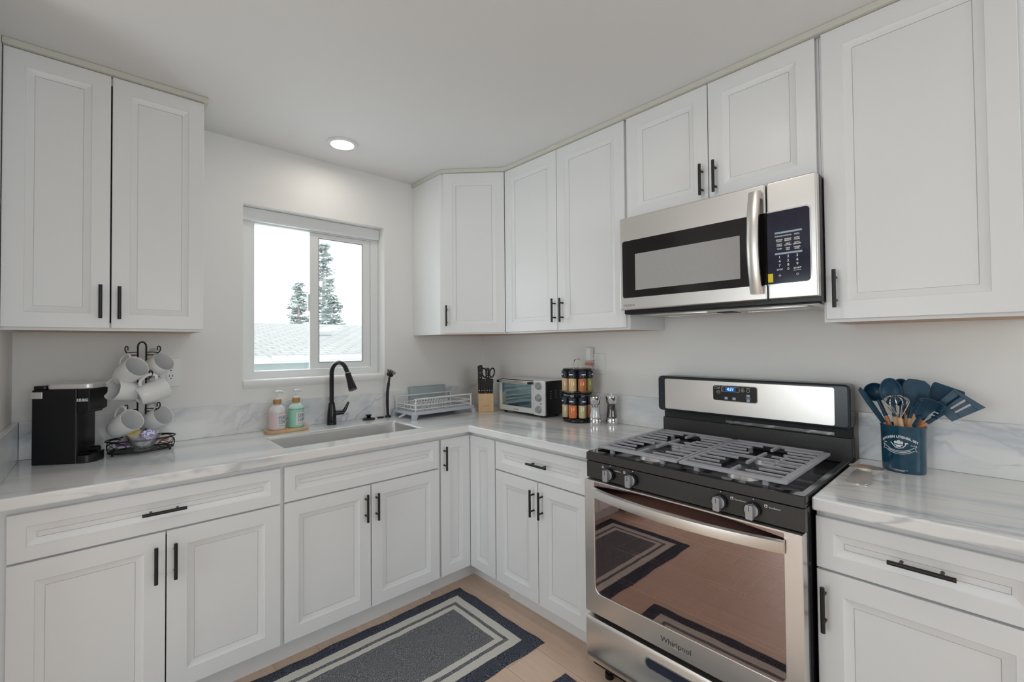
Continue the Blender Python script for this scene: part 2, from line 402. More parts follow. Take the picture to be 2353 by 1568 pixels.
bm = NB(); box(bm, 0, .16, -5.4, 0, 0, ZC); struct('wall_right', bm, M['wall'])
bm = NB(); box(bm, LW-.12, LW, -.72, 0, 0, ZC); struct('wall_left', bm, M['wall'])
# rear and far left walls of the open room, with a rear window and, far left, an opening added for its light
bm = NB(); box(bm, -5.0, -2.7, -5.52, -5.4, 0, ZC); box(bm, -.9, .16, -5.52, -5.4, 0, ZC); box(bm, -2.7, -.9, -5.52, -5.4, 2.1, ZC); box(bm, -2.7, -.9, -5.52, -5.4, 0, .9); struct('wall_rear', bm, M['wall'])
bm = NB(); box(bm, -5.0, -4.88, -.8, .16, 0, ZC); box(bm, -5.0, -4.88, -5.4, -2.2, 0, ZC); box(bm, -5.0, -4.88, -2.2, -.8, 2.1, ZC); box(bm, -5.0, -4.88, -2.2, -.8, 0, .5); struct('wall_far_left', bm, M['wall'])
bm = NB(); box(bm, -5.0, -2.56, 0, .16, 0, ZC); struct('wall_back_living', bm, M['wall'])

# window in its recess: bullnose sill, outer frame, fixed pane, sliding sash
win = thing('window_1', 'white vinyl sliding window in the recess above the sink', 'window'); win['kind'] = 'structure'
fy0, fy1 = .088, .15
bm = NB(); ringprism(bm, [(WX0, WZ0), (WX1, WZ0), (WX1, WZ1), (WX0, WZ1)], [(-1.547, 1.218), (-.872, 1.218), (-.872, 2.028), (-1.547, 2.028)], 'y', fy0, fy1)
OB('window_frame', bm, M['vinyl'], win, bev=.004)
bm = NB(); box(bm, WX0+.001, WX1-.001, fy0-.026, fy0-.001, 2.036, 2.1045); OB('valance', bm, M['vinyl'], win, bev=.004)
bm = NB(); box(bm, -1.553, -1.235, .112, .116, 1.212, 2.034); OB('fixed_pane', bm, M['pane'], win)
sash = NB(); ringprism(sash, [(-1.252, 1.219), (-.873, 1.219), (-.873, 2.027), (-1.252, 2.027)], [(-1.200, 1.256), (-.925, 1.256), (-.925, 1.999), (-1.200, 1.999)], 'y', .092, .110)
sash = OB('sliding_sash', sash, M['vinyl'], win, bev=.003)
bm = NB(); box(bm, -1.206, -.919, .099, .103, 1.250, 2.005); OB('sash_pane', bm, M['pane'], sash)
bm = NB(); ringprism(bm, [(-1.201, 1.255), (-.924, 1.255), (-.924, 2.0), (-1.201, 2.0)], [(-1.198, 1.258), (-.927, 1.258), (-.927, 1.997), (-1.198, 1.997)], 'y', .0905, .104); OB('gasket', bm, M['greyink'], sash)
bm = NB(); box(bm, -1.263, -1.252, .088, .104, 1.56, 1.66); OB('latch', bm, M['vinyl'], sash, bev=.003)
bm = NB(); prism(bm, [(.088, WZ0-.002), (.088, WZ0+.012), (.004, WZ0+.011), (-.004, WZ0+.007), (-.008, WZ0-.002), (-.008, WZ0-.020), (-.0005, WZ0-.034), (-.0005, WZ0-.002)], 'x', WX0+.001, WX1-.001)
struct('trim_3', bm, M['wall'], ang=60)

# ------------------------------------------------------------------ cabinets
def door_bm(x0, x1, z0, z1, yb, yf, fr, bw=.024, dep=.009):
    bm = NB()
    def loop(i, y): return [bm.verts.new(p) for p in ((x0+i, y, z0+i), (x1-i, y, z0+i), (x1-i, y, z1-i), (x0+i, y, z1-i))]
    L = [loop(0, -yb), loop(0, -yf+.0015), loop(.0015, -yf), loop(fr, -yf), loop(fr+.002, -yf+.0025), loop(fr+bw-.003, -yf+dep), loop(fr+bw-.0016, -yf+dep), loop(fr+bw-.0014, -yf+dep+.0034), loop(fr+bw-.0002, -yf+dep+.0034), loop(fr+bw+.0001, -yf+dep+.0012)]
    bm.faces.new(L[0][::-1])
    for a, b in zip(L, L[1:]):
        for i in range(4): bm.faces.new((a[i], a[(i+1)%4], b[(i+1)%4], b[i]))
    bm.faces.new(L[-1]); return bm
def handle_bm(cx, cz, yf, vertical=True, L=.127, r=.0058, so=.030):
    bm = NB(); h = L/2; s = .038
    if vertical:
        cyl(bm, (cx, -yf-so, cz-h), (cx, -yf-so, cz+h), r, seg=16)
        for k in (-s, s): cyl(bm, (cx, -yf+.0002, cz+k), (cx, -yf-so, cz+k), .0042, seg=12)
    else:
        cyl(bm, (cx-h, -yf-so, cz), (cx+h, -yf-so, cz), r, seg=16)
        for k in (-s, s): cyl(bm, (cx+k, -yf+.0002, cz), (cx+k, -yf-so, cz), .0042, seg=12)
    return bm
def add_front(root, kind, x0, x1, z0, z1, yb, yf, fr, h=None, mtx=None, name=None):
    bm = door_bm(x0, x1, z0, z1, yb, yf, fr)
    hb = handle_bm(h[0], h[1], yf, h[2]) if h else None
    if mtx is not None:
        bm.transform(mtx)
        if hb: hb.transform(mtx)
    d = OB(kind, bm, M['cab'], root, ang=20)
    if hb: OB('handle', hb, M['black'], d, bev=.0008)
    return d
def base_carcass(root, w, mids=(), toe=True, depth=YC):
    bm = NB(); t = .016; zt = ZT-CT-.0005
    box(bm, 0, t, -depth+.02, -.001, .112, zt); box(bm, w-t, w, -depth+.02, -.001, .112, zt)
    box(bm, t, w-t, -depth+.02, -.001, .112, .128); box(bm, t, w-t, -.007, -.001, .128, zt)
    box(bm, 0, .034, -depth, -depth+.02, .112, zt); box(bm, w-.034, w, -depth, -depth+.02, .112, zt)
    box(bm, .034, w-.034, -depth, -depth+.02, zt-.036, zt); box(bm, .034, w-.034, -depth, -depth+.02, .112, .14)
    for z in mids: box(bm, .034, w-.034, -depth, -depth+.02, z-.018, z+.018)
    OB('carcass', bm, M['cab'], root)
    if toe:
        bm = NB(); box(bm, 0, w, -.528, -.514, .0, .1115); OB('toe_kick', bm, M['cab'], root)
BX = [-2.402, -1.6075, -.8255]
c1 = thing('base_cabinet', 'white base cabinet under the coffee maker, wide drawer over two doors', 'cabinet', (BX[0], 0, 0), 0)
w1 = BX[1]-BX[0]; base_carcass(c1, w1, (ZS,))
dx = BX[0]
add_front(c1, 'drawer', -2.384-dx, -1.6155-dx, ZS+.0035, ZD, YC, YF, .041, (-2.0025-dx, .7745, False))
add_front(c1, 'door', -2.384-dx, -1.9985-dx, ZB, ZS-.0035, YC, YF, .060, (-2.027-dx, .592, True))
add_front(c1, 'door', -1.9945-dx, -1.6155-dx, ZB, ZS-.0035, YC, YF, .060, (-1.9715-dx, .592, True))
bm = NB(); box(bm, LW+.001, BX[0]-.001, -YC, -YC+.02, .0, ZT-CT-.001); tag(OB('filler_strip', bm, M['cab']), 'narrow white filler strip between the left wall and the first base cabinet', 'trim strip')
c2 = thing('sink_base_cabinet', 'white sink base cabinet with false drawer front and two doors under the window', 'cabinet', (BX[1], 0, 0), 0)
w2 = BX[2]-BX[1]; base_carcass(c2, w2, (ZS,)); dx = BX[1]
add_front(c2, 'drawer_front', -1.600-dx, -.8325-dx, ZS+.0035, ZD, YC, YF, .041)
add_front(c2, 'door', -1.600-dx, -1.2185-dx, ZB, ZS-.0035, YC, YF, .056, (-1.246-dx, .598, True))
add_front(c2, 'door', -1.2145-dx, -.8325-dx, ZB, ZS-.0035, YC, YF, .056, (-1.192-dx, .594, True))
# corner cabinet with two narrow doors meeting in the inner corner
c3 = thing('corner_base_cabinet', 'white corner base cabinet whose two narrow full-height doors meet in the inner corner', 'cabinet')
zt = ZT-CT-.0005; X3 = BX[2]+.0005; Y3 = -.8345
bm = NB()
box(bm, X3, X3+.016, -YC+.02, -.001, .112, zt); box(bm, -YC+.02, -.001, Y3, Y3+.016, .112, zt)
prism(bm, [(X3+.016, -.001), (X3+.016, -YC+.02), (-YC+.02, -YC+.02), (-YC+.02, Y3+.016), (-.001, Y3+.016), (-.001, -.001)], 'z', .112, .128)
box(bm, X3+.016, -.001, -.007, -.001, .128, zt); box(bm, -.007, -.001, Y3+.016, -.007, .128, zt)
box(bm, X3, -YC, -YC, -YC+.02, zt-.03, zt); box(bm, -YC, -YC+.02, Y3, -YC, zt-.03, zt)
box(bm, X3, X3+.02, -YC, -YC+.02, .112, zt-.03); box(bm, -YC, -YC+.02, Y3, Y3+.02, .112, zt-.03)
box(bm, X3+.02, -YC, -YC, -YC+.02, .112, .135); box(bm, -YC, -YC+.02, Y3+.02, -YC, .112, .135)
box(bm, -.6238, -.5995, -.6238, -.5995, .136, zt-.031); OB('carcass', bm, M['cab'], c3)
bm = NB(); prism(bm, [(X3, -.514), (-.514, -.514), (-.514, Y3), (-.500, Y3), (-.500, -.500), (X3, -.500)], 'z', 0, .1115); OB('toe_kick', bm, M['cab'], c3)
add_front(c3, 'door', -.8185, -YF-.0012, ZB, ZD, YC, YF, .052, (-.802, .750, True))
R90 = Matrix.Rotation(-PI/2, 4, 'Z')
add_front(c3, 'door', YF+.0012, .8335, ZB, ZD, YC, YF, .052, None, R90)
# right run
RY = [-.8365, -1.484]
c4 = thing('base_cabinet', 'white base cabinet under the toaster oven, drawer over two doors left of the range', 'cabinet', (0, RY[0], 0), -PI/2)
w4 = RY[0]-RY[1]; base_carcass(c4, w4, (ZS,))
lx = lambda y: -y+RY[0]
add_front(c4, 'drawer', lx(-.8415), lx(-1.4455), ZS+.0035, ZD, YC, YF, .041, (lx(-1.159), .782, False))
add_front(c4, 'door', lx(-.8415), lx(-1.1415), ZB, ZS-.0035, YC, YF, .056, (lx(-1.1195), .5985, True))
add_front(c4, 'door', lx(-1.1455), lx(-1.4455), ZB, ZS-.0035, YC, YF, .056, (lx(-1.1745), .5995, True))
C5 = -2.2515
c5 = thing('base_cabinet', 'white base cabinet at the right edge, one drawer over one door right of the range', 'cabinet', (0, C5, 0), -PI/2)
base_carcass(c5, .447, (ZS,))
add_front(c5, 'drawer', .0012, .440, ZS+.0035, ZD, YC, YF, .041, (.2255, .780, False))
add_front(c5, 'door', .0012, .440, ZB, ZS-.0035, YC, YF, .060, (.0205, .5955, True))

def upper_cab(name, label, loc, rot, w, zb, zt=UT, doors=(), fr=.056):
    r = thing(name, label, 'cabinet', loc, rot); d = UD-.0193
    bm = NB(); t = .016
    box(bm, 0, t, -d+.02, -.001, zb, zt); box(bm, w-t, w, -d+.02, -.001, zb, zt); box(bm, t, w-t, -d+.02, -.001, zt-.016, zt)
    box(bm, t, w-t, -.007, -.001, zb+.014, zt-.016)
    box(bm, 0, .036, -d, -d+.02, zb, zt); box(bm, w-.036, w, -d, -d+.02, zb, zt)
    box(bm, .036, w-.036, -d, -d+.02, zb+.0002, zb+.03); box(bm, .036, w-.036, -d, -d+.02, zt-.03, zt)
    OB('carcass', bm, M['cab'], r)
    bm = NB(); box(bm, t+.0005, w-t-.0005, -d+.0205, -.002, zb+.0008, zb+.0135); OB('bottom_panel', bm, M['cabwood'], r)
    for (a, b, z0, hx, hz) in doors:
        add_front(r, 'door', a, b, z0, zt-.001, d, UD, fr, (hx, hz, True) if hx is not None else None)
    return r
L0 = LW+.0015
upper_cab('wall_cabinet', 'white two-door wall cabinet left of the window above the coffee maker', (L0, 0, 0), 0, -1.842-L0, UB, doors=[(.0015, -2.1495-L0, UB+.010, -2.1765-L0, 1.528), (-2.1445-L0, -1.8445-L0, UB+.010, -2.1215-L0, 1.5255)], fr=.054)
# diagonal corner wall cabinet
cc = thing('corner_wall_cabinet', 'white diagonal corner wall cabinet with one narrow door right of the window', 'cabinet')
a_, b_ = .610, .318
bm = NB()
prism(bm, [(-a_, -.001), (-a_, -b_), (-b_, -a_), (-.001, -a_), (-.001, -a_+.016), (-b_+.006, -a_+.016), (-a_+.016, -b_+.006), (-a_+.016, -.001)], 'z', UB, UT)
OB('carcass', bm, M['cab'], cc)
bm = NB(); prism(bm, [(-a_+.017, -.001), (-a_+.017, -b_+.008), (-b_+.008, -a_+.017), (-.001, -a_+.017), (-.001, -.001)], 'z', UB+.0006, UB+.0135); OB('bottom_panel', bm, M['cabwood'], cc)
dl = (a_-b_)*math.sqrt(2)
MD = Matrix.Translation((-a_, -b_, 0)) @ Matrix.Rotation(-PI/4, 4, 'Z')
add_front(cc, 'door', .026, dl-.012, UB+.008, UT-.001, .0005, .0195, .054, (.046, 1.530, True), MD)
U1, U2, U3, U4 = -.6125, -1.4615, -2.2175, -2.688
upper_cab('wall_cabinet', 'white two-door wall cabinet above the toaster oven and spice rack', (0, U1, 0), -PI/2, U1-U2, UB, doors=[(.004, U1+1.0285, UB+.010, U1+1.0145, 1.534), (U1+1.0315, U1+1.4495, UB+.010, U1+1.0690, 1.533)])
upper_cab('wall_cabinet', 'short white two-door wall cabinet directly above the microwave', (0, U2-.0005, 0), -PI/2, U2-U3-.001, 1.9195, doors=[(.003, 1.8390+U2, 1.923, 1.8175+U2, 2.015), (1.8425+U2, 2.2075+U2, 1.923, 1.871+U2, 2.015)])
upper_cab('wall_cabinet', 'tall white single-door wall cabinet at the right edge above the utensil crock', (0, U3-.0005, 0), -PI/2, U3-U4, UB, doors=[(2.2265+U3, 2.667+U3, UB+.010, 2.2555+U3, 1.529)], fr=.060)
# scribe trim between wall cabinets and ceiling
bm = NB(); box(bm, LW+.001, -1.829, -.352, -.001, UT+.0005, ZC-.0005); struct('trim_1', bm, M['trim'], bev=.002)
o_ = .352
bm = NB(); prism(bm, [(-a_-.012, -.001), (-a_-.012, -.346), (-.350, -a_-.018), (-o_, U4-.001), (-.001, U4-.001), (-.001, -.001)], 'z', UT+.0005, ZC-.0005); struct('trim_2', bm, M['trim'], bev=.002)

# ------------------------------------------------------------------ worktops
def slab(bm, xs, ys, skip, z0, z1):
    vs = {}
    def V(i, j):
        if (i, j) not in vs: vs[(i, j)] = bm.verts.new((xs[i], ys[j], z1))
        return vs[(i, j)]
    fs = []
    for i in range(len(xs)-1):
        for j in range(len(ys)-1):
            if skip(.5*(xs[i]+xs[i+1]), .5*(ys[j]+ys[j+1])): continue
            fs.append(bm.faces.new((V(i, j), V(i+1, j), V(i+1, j+1), V(i, j+1))))
    r = bmesh.ops.extrude_face_region(bm, geom=fs)
    bmesh.ops.translate(bm, vec=(0, 0, z0-z1), verts=[g for g in r['geom'] if isinstance(g, bmesh.types.BMVert)])
SX0, SX1, SY0, SY1 = -1.570, -.872, -.528, -.222
top = thing('countertop', 'white marble worktop running round the corner under the window to the range', 'countertop')
OV = .655
bm = NB(); slab(bm, [LW+.001, SX0, SX1, -OV, -.001], [-1.486, -OV, SY0, SY1, -.001], lambda x, y: (SX0 < x < SX1 and SY0 < y < SY1) or (y < -OV and x < -OV), ZT-CT, ZT)
bmesh.ops.recalc_face_normals(bm, faces=bm.faces)
for f in bm.faces: f.material_index = 1 if f.calc_center_median().y < -OV-.001 or (f.calc_center_median().y < -OV+.001 and f.normal.x < -.5) else 0
OB('slab', bm, None, top, bev=.006, seg=3, mats=[M['marble_x'], M['marble_y']])
bm = NB(); box(bm, LW+.021, -.001, -.0205, -.0005, ZT+.0002, 1.060); tag(OB('backsplash', bm, M['marble_s'], bev=.002), 'long low marble backsplash along the window wall behind the sink', 'backsplash')
bm = NB(); box(bm, LW+.0005, LW+.0205, -.60, -.0005, ZT+.0002, 1.060); tag(OB('backsplash', bm, M['marble_s'], bev=.002), 'short marble side splash against the left wall beside the coffee maker', 'backsplash')
bm = NB(); box(bm, -.0205, -.0005, -1.484, -.021, ZT+.0002, 1.066); tag(OB('backsplash', bm, M['marble_s'], bev=.002), 'marble backsplash behind the toaster oven and mills, left of the range', 'backsplash')
top2 = thing('countertop', 'short piece of white marble worktop right of the range under the utensil crock', 'countertop')
bm = NB(); box(bm, -OV, -.001, -2.76, -2.2502, ZT-CT, ZT); OB('slab', bm, M['marble_y'], top2, bev=.006, seg=3)
bm = NB(); box(bm, -.0205, -.0005, -2.76, -2.2515, ZT+.0002, 1.084); tag(OB('backsplash', bm, M['marble_s'], bev=.002), 'blue-veined marble backsplash behind the utensil crock, right of the range', 'backsplash')

# undermount sink
sk = thing('sink', 'rectangular stainless steel undermount sink set in the marble worktop', 'sink', (0, 0, 0))
def sinkbm():
    bm = NB(); z1 = ZT-.0035; z0 = ZT-CT-.21
    P = [(rrect(SX0+.001, SX1-.001, SY0+.001, SY1-.001, .012, 5), z1), (rrect(SX0+.002, SX1-.002, SY0+.002, SY1-.002, .014, 5), z1-.012),
         (rrect(SX0+.005, SX1-.005, SY0+.005, SY1-.005, .018, 5), z0+.02), (rrect(SX0+.022, SX1-.022, SY0+.022, SY1-.022, .012, 5), z0)]
    L = [[bm.verts.new((u, v, z)) for u, v in p] for p, z in P]
    for a, b in zip(L, L[1:]):
        for i in range(len(a)): quad(bm, (a[i], a[(i+1)%len(a)], b[(i+1)%len(a)], b[i]))
    bm.faces.new(L[-1]); return bm
so = OB('basin', sinkbm(), M['sink'], sk, ang=50, recalc=False); sm_ = so.modifiers.new('solid', 'SOLIDIFY'); sm_.thickness = .0015; sm_.offset = 0
bm = NB(); lathe(bm, [(.055, 0), (.055, .003), (.042, .003), (.038, -.002), (0, -.002)], 28, (-1.22, -.30, ZT-CT-.209)); OB('drain', bm, M['chrome'], sk)

# ------------------------------------------------------------------ faucet, stopper, hole cover, brush
fx, fy = -1.193, -.085
fc = thing('faucet', 'black pull-down gooseneck faucet behind the sink', 'faucet', (fx, fy, ZT))
bm = NB(); lathe(bm, [(0, 0), (.026, 0), (.026, .004), (.0255, .03), (.0225, .075), (.0175, .112), (.0165, .122), (.0150, .124), (0, .124)], 32); OB('base', bm, M['gloss_black'], fc)
SD = Vector((.28, -1, 0)).normalized(); RA = .066
pts = [Vector((0, 0, .12)), Vector((0, 0, .20)), Vector((0, 0, .286))]+[SD*(RA-RA*math.cos(a))+Vector((0, 0, .286+RA*math.sin(a))) for a in [PI*k/14 for k in range(1, 13)]]
e_ = pts[-1]; pts += [e_+(e_-pts[-2]).normalized()*.02]
bm = NB(); tube(bm, pts, .0122, 18); OB('spout', bm, M['gloss_black'], fc)
e_ = pts[-1]; dd = (pts[-1]-pts[-2]).normalized(); dd = (dd+Vector((0,0,-.25))).normalized()
bm = NB(); tube(bm, [e_, e_+dd*.006, e_+dd*.012, e_+dd*.05, e_+dd*.095, e_+dd*.104], [.0125, .0155, .016, .0175, .0225, .0225], 24); hd = OB('spray_head', bm, M['gloss_black'], fc)
bm = NB(); cyl(bm, e_+dd*.004, e_+dd*.007, .0162, seg=24); OB('ring', bm, M['chrome'], hd)
bm = NB(); cyl(bm, (.014, -.004, .062), (.062, -.018, .066), .0135, seg=20); tube(bm, [(.056, -.017, .066), (.068, -.020, .078), (.082, -.024, .108), (.088, -.025, .122)], [.012, .0095, .0072, .0055], 14); OB('lever', bm, M['gloss_black'], fc)
st = thing('sink_stopper', 'round black rubber sink stopper with knob lying right of the faucet', 'stopper', (-.965, -.075, ZT))
bm = NB(); lathe(bm, [(0, 0), (.036, 0), (.038, .004), (.034, .009), (.016, .013), (0, .013)], 32); OB('disc', bm, M['blackplastic'], st)
bm = NB(); lathe(bm, [(.011, .012), (.012, .020), (.017, .026), (.017, .030), (0, .031)], 24); OB('knob', bm, M['blackplastic'], st)
bm = NB(); lathe(bm, [(0, 0), (.022, 0), (.022, .004), (.017, .007), (.009, .005), (0, .005)], 24, (-.885, -.068, ZT)); tag(OB('hole_cover', bm, M['blackplastic'], ang=20), 'small black round tap hole cover between the stopper and the dish brush', 'cover')
br = thing('dish_brush', 'black dish brush standing upright beside the dish rack', 'brush', (-.838, -.075, ZT))
bm = NB(); lathe(bm, [(0, 0), (.020, 0), (.018, .008), (.010, .014), (0, .014)], 20); OB('suction_foot', bm, M['blackplastic'], br)
bm = NB(); tube(bm, spline([(0, 0, .010), (-.004, 0, .08), (-.002, 0, .16), (.006, 0, .215), (.012, 0, .25)], 5), [.0085]*5+[.0092]*10+[.007]*6, 12); OB('handle', bm, M['blackplastic'], br)
bm = NB(); lathe(bm, [(0, -.012), (.016, -.010), (.022, 0), (.021, .006), (0, .008)], 20); bm.transform(Matrix.Translation((.014, 0, .262)) @ Matrix.Rotation(.5, 4, 'Y')); OB('head', bm, M['blackplastic'], br)
bm = NB(); Q = Matrix.Translation((.014, 0, .262)) @ Matrix.Rotation(.5, 4, 'Y')
for rr, nn in ((.005, 5), (.012, 9), (.018, 13)):
    for k in range(nn):
        a = 2*PI*k/nn; p = Vector((rr*math.cos(a), rr*math.sin(a), .004)); q = Vector((rr*1.65*math.cos(a), rr*1.65*math.sin(a), .032-rr*.3)); cyl(bm, Q @ p, Q @ q, .0012, seg=5)
OB('bristles', bm, M['blackplastic'], br)

# ------------------------------------------------------------------ soap set
tr = NB(); prism(tr, rrect(-.110, .110, -.046, .046, .046, 10), 'z', 0, .016)
tray = OB('soap_tray', tr, M['bamboo'], bev=.003); tray.location = (-1.442, -.118, ZT+.0003); tray.rotation_euler = (0, 0, .04); tag(tray, 'oval bamboo tray carrying the two soap pump bottles', 'tray')
def soap(loc, rot, label, word, liquid, shoulder, lvl):
    s = thing('soap_bottle', label, 'soap bottle', loc, rot, None); r = .039
    bm = NB(); lathe(bm, [(0, 0), (r-.004, 0), (r, .005), (r, lvl)], 40); OB('body', bm, liquid, s)
    bm = NB(); lathe(bm, [(r, lvl+.0002), (r, .094), (r-.002, .104), (r-.008, .115), (r-.017, .122), (.0165, .126), (.0165, .134), (0, .134)], 40); OB('shoulder', bm, shoulder, s)
    bm = NB(); lathe(bm, [(.018, .130), (.0195, .131), (.0195, .152), (.018, .154), (0, .154)], 28); OB('collar', bm, M['collar'], s)
    bm = NB(); lathe(bm, [(.012, .1535), (.010, .160), (.005, .163), (.005, .188), (0, .188)], 18); tube(bm, [(-.012, 0, .191), (0, 0, .193), (.022, -.004, .192), (.034, -.007, .186)], [.006, .0065, .005, .0035], 12); OB('pump', bm, M['ceramic'], s)
    bm = NB(); A0, A1 = -PI/2-.75, -PI/2+.75; n = 16
    rows = [[bm.verts.new(((r+.0006)*math.cos(A0+(A1-A0)*i/n), (r+.0006)*math.sin(A0+(A1-A0)*i/n), z)) for i in range(n+1)] for z in (.014, .080)]
    for i in range(n): quad(bm, (rows[0][i], rows[0][i+1], rows[1][i+1], rows[1][i]))
    lb = OB('label', bm, M['label'], s)
    def wrap(z0, k): return lambda c: Vector(((r+.0010+c.z)*math.sin(c.x*k/r), -(r+.0010+c.z)*math.cos(c.x*k/r), z0+c.y))
    a, b = word.split()
    text('lettering', a, .027, M['ink'], lb, (0,0,0), fn=wrap(.0625, .46), space=1.3); text('lettering', b, .027, M['ink'], lb, (0,0,0), fn=wrap(.0405, .46), space=1.3)
    bm = NB(); pts = [((r+.0012)*math.cos(A0+.25+(A1-A0-.5)*i/10), (r+.0012)*math.sin(A0+.25+(A1-A0-.5)*i/10), .0215) for i in range(11)]; tube(bm, pts, .0006, 4); OB('fine_print', bm, M['ink'], lb)
    return s
soap((-1.490, -.122, ZT+.0165), .42, 'pink pump bottle labelled HAND SOAP, left on the bamboo tray', 'HAND SOAP', M['pink'], M['bottletop'], .088)
soap((-1.394, -.112, ZT+.0165), .40, 'mint green pump bottle labelled DISH SOAP, right on the bamboo tray', 'DISH SOAP', M['mint'], M['mintop'], .100)

# ------------------------------------------------------------------ dish rack
dr = thing('dish_rack', 'white wire dish rack on a grey footed drip tray left of the knife block', 'dish rack', (-.555, -.165, ZT), .02)
hx, hy = .238, .128
bm = NB(); prism(bm, rrect(-hx, hx, -hy, hy, .02, 4), 'z', .026, .030)
ringprism(bm, rrect(-hx, hx, -hy, hy, .02, 4), rrect(-hx+.004, hx-.004, -hy+.004, hy-.004, .016, 4), 'z', .0262, .046)
for k in range(9): box(bm, -hx+.03, hx-.03, -hy+.022+k*.026, -hy+.026+k*.026, .0301, .033)
for sx in (-1, 1):
    for sy in (-1, 1):
        P = [(sx*hx, sy*hy), (sx*(hx-.05), sy*hy), (sx*(hx-.05), sy*(hy-.03)), (sx*hx, sy*(hy-.03))]
        x0, x1 = sorted((sx*(hx-.001), sx*(hx-.036))); y0, y1 = sorted((sy*(hy-.001), sy*(hy-.026)))
        prism(bm, [(x0+(.012 if sx > 0 else 0), 0), (x1-(.012 if sx < 0 else 0), 0), (x1, .0262), (x0, .0262)], 'y', y0, y1)
OB('drip_tray', bm, M['greyplastic'], dr, bev=.0015)
bm = NB(); tube(bm, [(-hx+.01, -.02, .024), (-hx-.02, -.02, .016), (-hx-.035, -.02, .012)], [.012, .011, .008], 10, flat=.5); OB('drain_spout', bm, M['greyplastic'], dr)
bm = NB(); ix, iy = hx-.022, hy-.016; rw = .0034
for z in (.058, .083): tube(bm, [(x, y, z) for x, y in rrect(-ix, ix, -iy, iy, .02, 4)], rw, 8, closed=True)
for sy in (-1, 1):
    for (xa, xb) in ((-ix, ix),):
        tube(bm, spline([(xa+.004, sy*iy, .032), (xa+.004, sy*iy, .10), (xa+.010, sy*iy, .116), (xa+.026, sy*iy, .120), (xb-.026, sy*iy, .120), (xb-.010, sy*iy, .116), (xb-.004, sy*iy, .10), (xb-.004, sy*iy, .032)], 5), .0048, 10)
for k in range(12): x = -ix+.02+k*.0355; tube(bm, [(x, -iy, .058), (x, -iy+.004, .040), (x, iy-.004, .040), (x, iy, .058)], .0016, 6)
OB('wire_frame', bm, M['whitewire'], dr)
for row, y in enumerate((-.045, .035)):
    bm = NB()
    for k in range(13):
        x = -ix+.015+k*.021
        tube(bm, [(x, y, .041), (x, y, .080)]+[(x+.011-.011*math.cos(a), y, .080+.016*math.sin(a)) for a in (.5, 1.1, 1.57, 2.1, 2.7)]+[(x+.022, y, .072)], .0021, 6)
    OB('plate_divider', bm, M['whitewire'], dr)
bm = NB(); ringprism(bm, rrect(-.075, .205, -.020, .020, .010, 3), rrect(-.0725, .2025, -.0175, .0175, .008, 3), 'z', 0, .092); prism(bm, rrect(-.074, .204, -.019, .019, .009, 3), 'z', 0, .003)
bm.transform(Matrix.Translation((-.03, hy+.014-.006, .078))); OB('utensil_holder', bm, M['holder'], dr, bev=.001)

# ------------------------------------------------------------------ outlets and plug-in freshener
def duplex(bm, bs, cx, cz, y):
    prism(bm, rrect(cx-.0165, cx+.0165, cz-.034, cz+.034, .003, 2), 'y', y, y-.0015)
    for s in (-.019, .019):
        for dx_ in (-.0063, .0063): box(bs, cx+dx_-.0012, cx+dx_+.0012, y-.0021, y-.0016, cz+s-.001, cz+s+.008)
        cyl(bs, (cx, y-.0016, cz+s-.009), (cx, y-.0021, cz+s-.009), .0028, seg=10)
ol = thing('outlet_plate', 'white wall plate with switch and outlet behind the hanging mugs', 'outlet', (-1.9475, -.0003, 1.2335))
bm = NB(); prism(bm, rrect(-.058, .058, -.066, .066, .006, 4), 'y', 0, -.006); OB('plate', bm, M['outlet'], ol, bev=.002)
bm = NB(); bs = NB(); duplex(bm, bs, .023, .0, -.006); OB('receptacle', bm, M['outlet'], ol); OB('slots', bs, M['slot'], ol)
bm = NB(); box(bm, -.028, -.018, -.0075, -.0061, -.02, .02); OB('switch', bm, M['greyink'], ol)
orr = thing('outlet_plate', 'white wall plate behind the plug-in air freshener above the spice rack', 'outlet', (-.0003, -1.040, 1.236), -PI/2)
bm = NB(); prism(bm, rrect(-.058, .058, -.060, .060, .006, 4), 'y', 0, -.006); OB('plate', bm, M['outlet'], orr, bev=.002)
bm = NB(); bs = NB(); duplex(bm, bs, -.023, -.003, -.006); OB('receptacle', bm, M['outlet'], orr); OB('slots', bs, M['slot'], orr)
bm = NB(); box(bm, .0065, .0395, -.0075, -.0061, -.034, .034); OB('switch', bm, M['outlet'], orr, bev=.001)
af = thing('air_freshener', 'white plug-in air freshener with orange oil bulb above the spice rack', 'air freshener', (-.008, -1.006, 1.225), -PI/2)
bm = NB(); prism(bm, [(-.018, .045), (-.019, .028), (.019, .028), (.018, .045), (.014, .055), (.015, .075), (.018, .100), (.015, .106), (-.015, .106), (-.018, .100), (-.015, .075), (-.014, .055)], 'y', -.002, -.040); OB('body', bm, M['outlet'], af, bev=.004, seg=3)
bm = NB(); prism(bm, rrect(-.021, .021, .0, .027, .008, 4), 'y', -.008, -.040); OB('oil_bottle', bm, M['jarglass'], af, bev=.002)
bm = NB(); prism(bm, rrect(-.018, .018, .003, .017, .006, 4), 'y', -.011, -.037); OB('oil', bm, mat('orange_oil', (.90, .22, .05), .2), af, bev=.002)

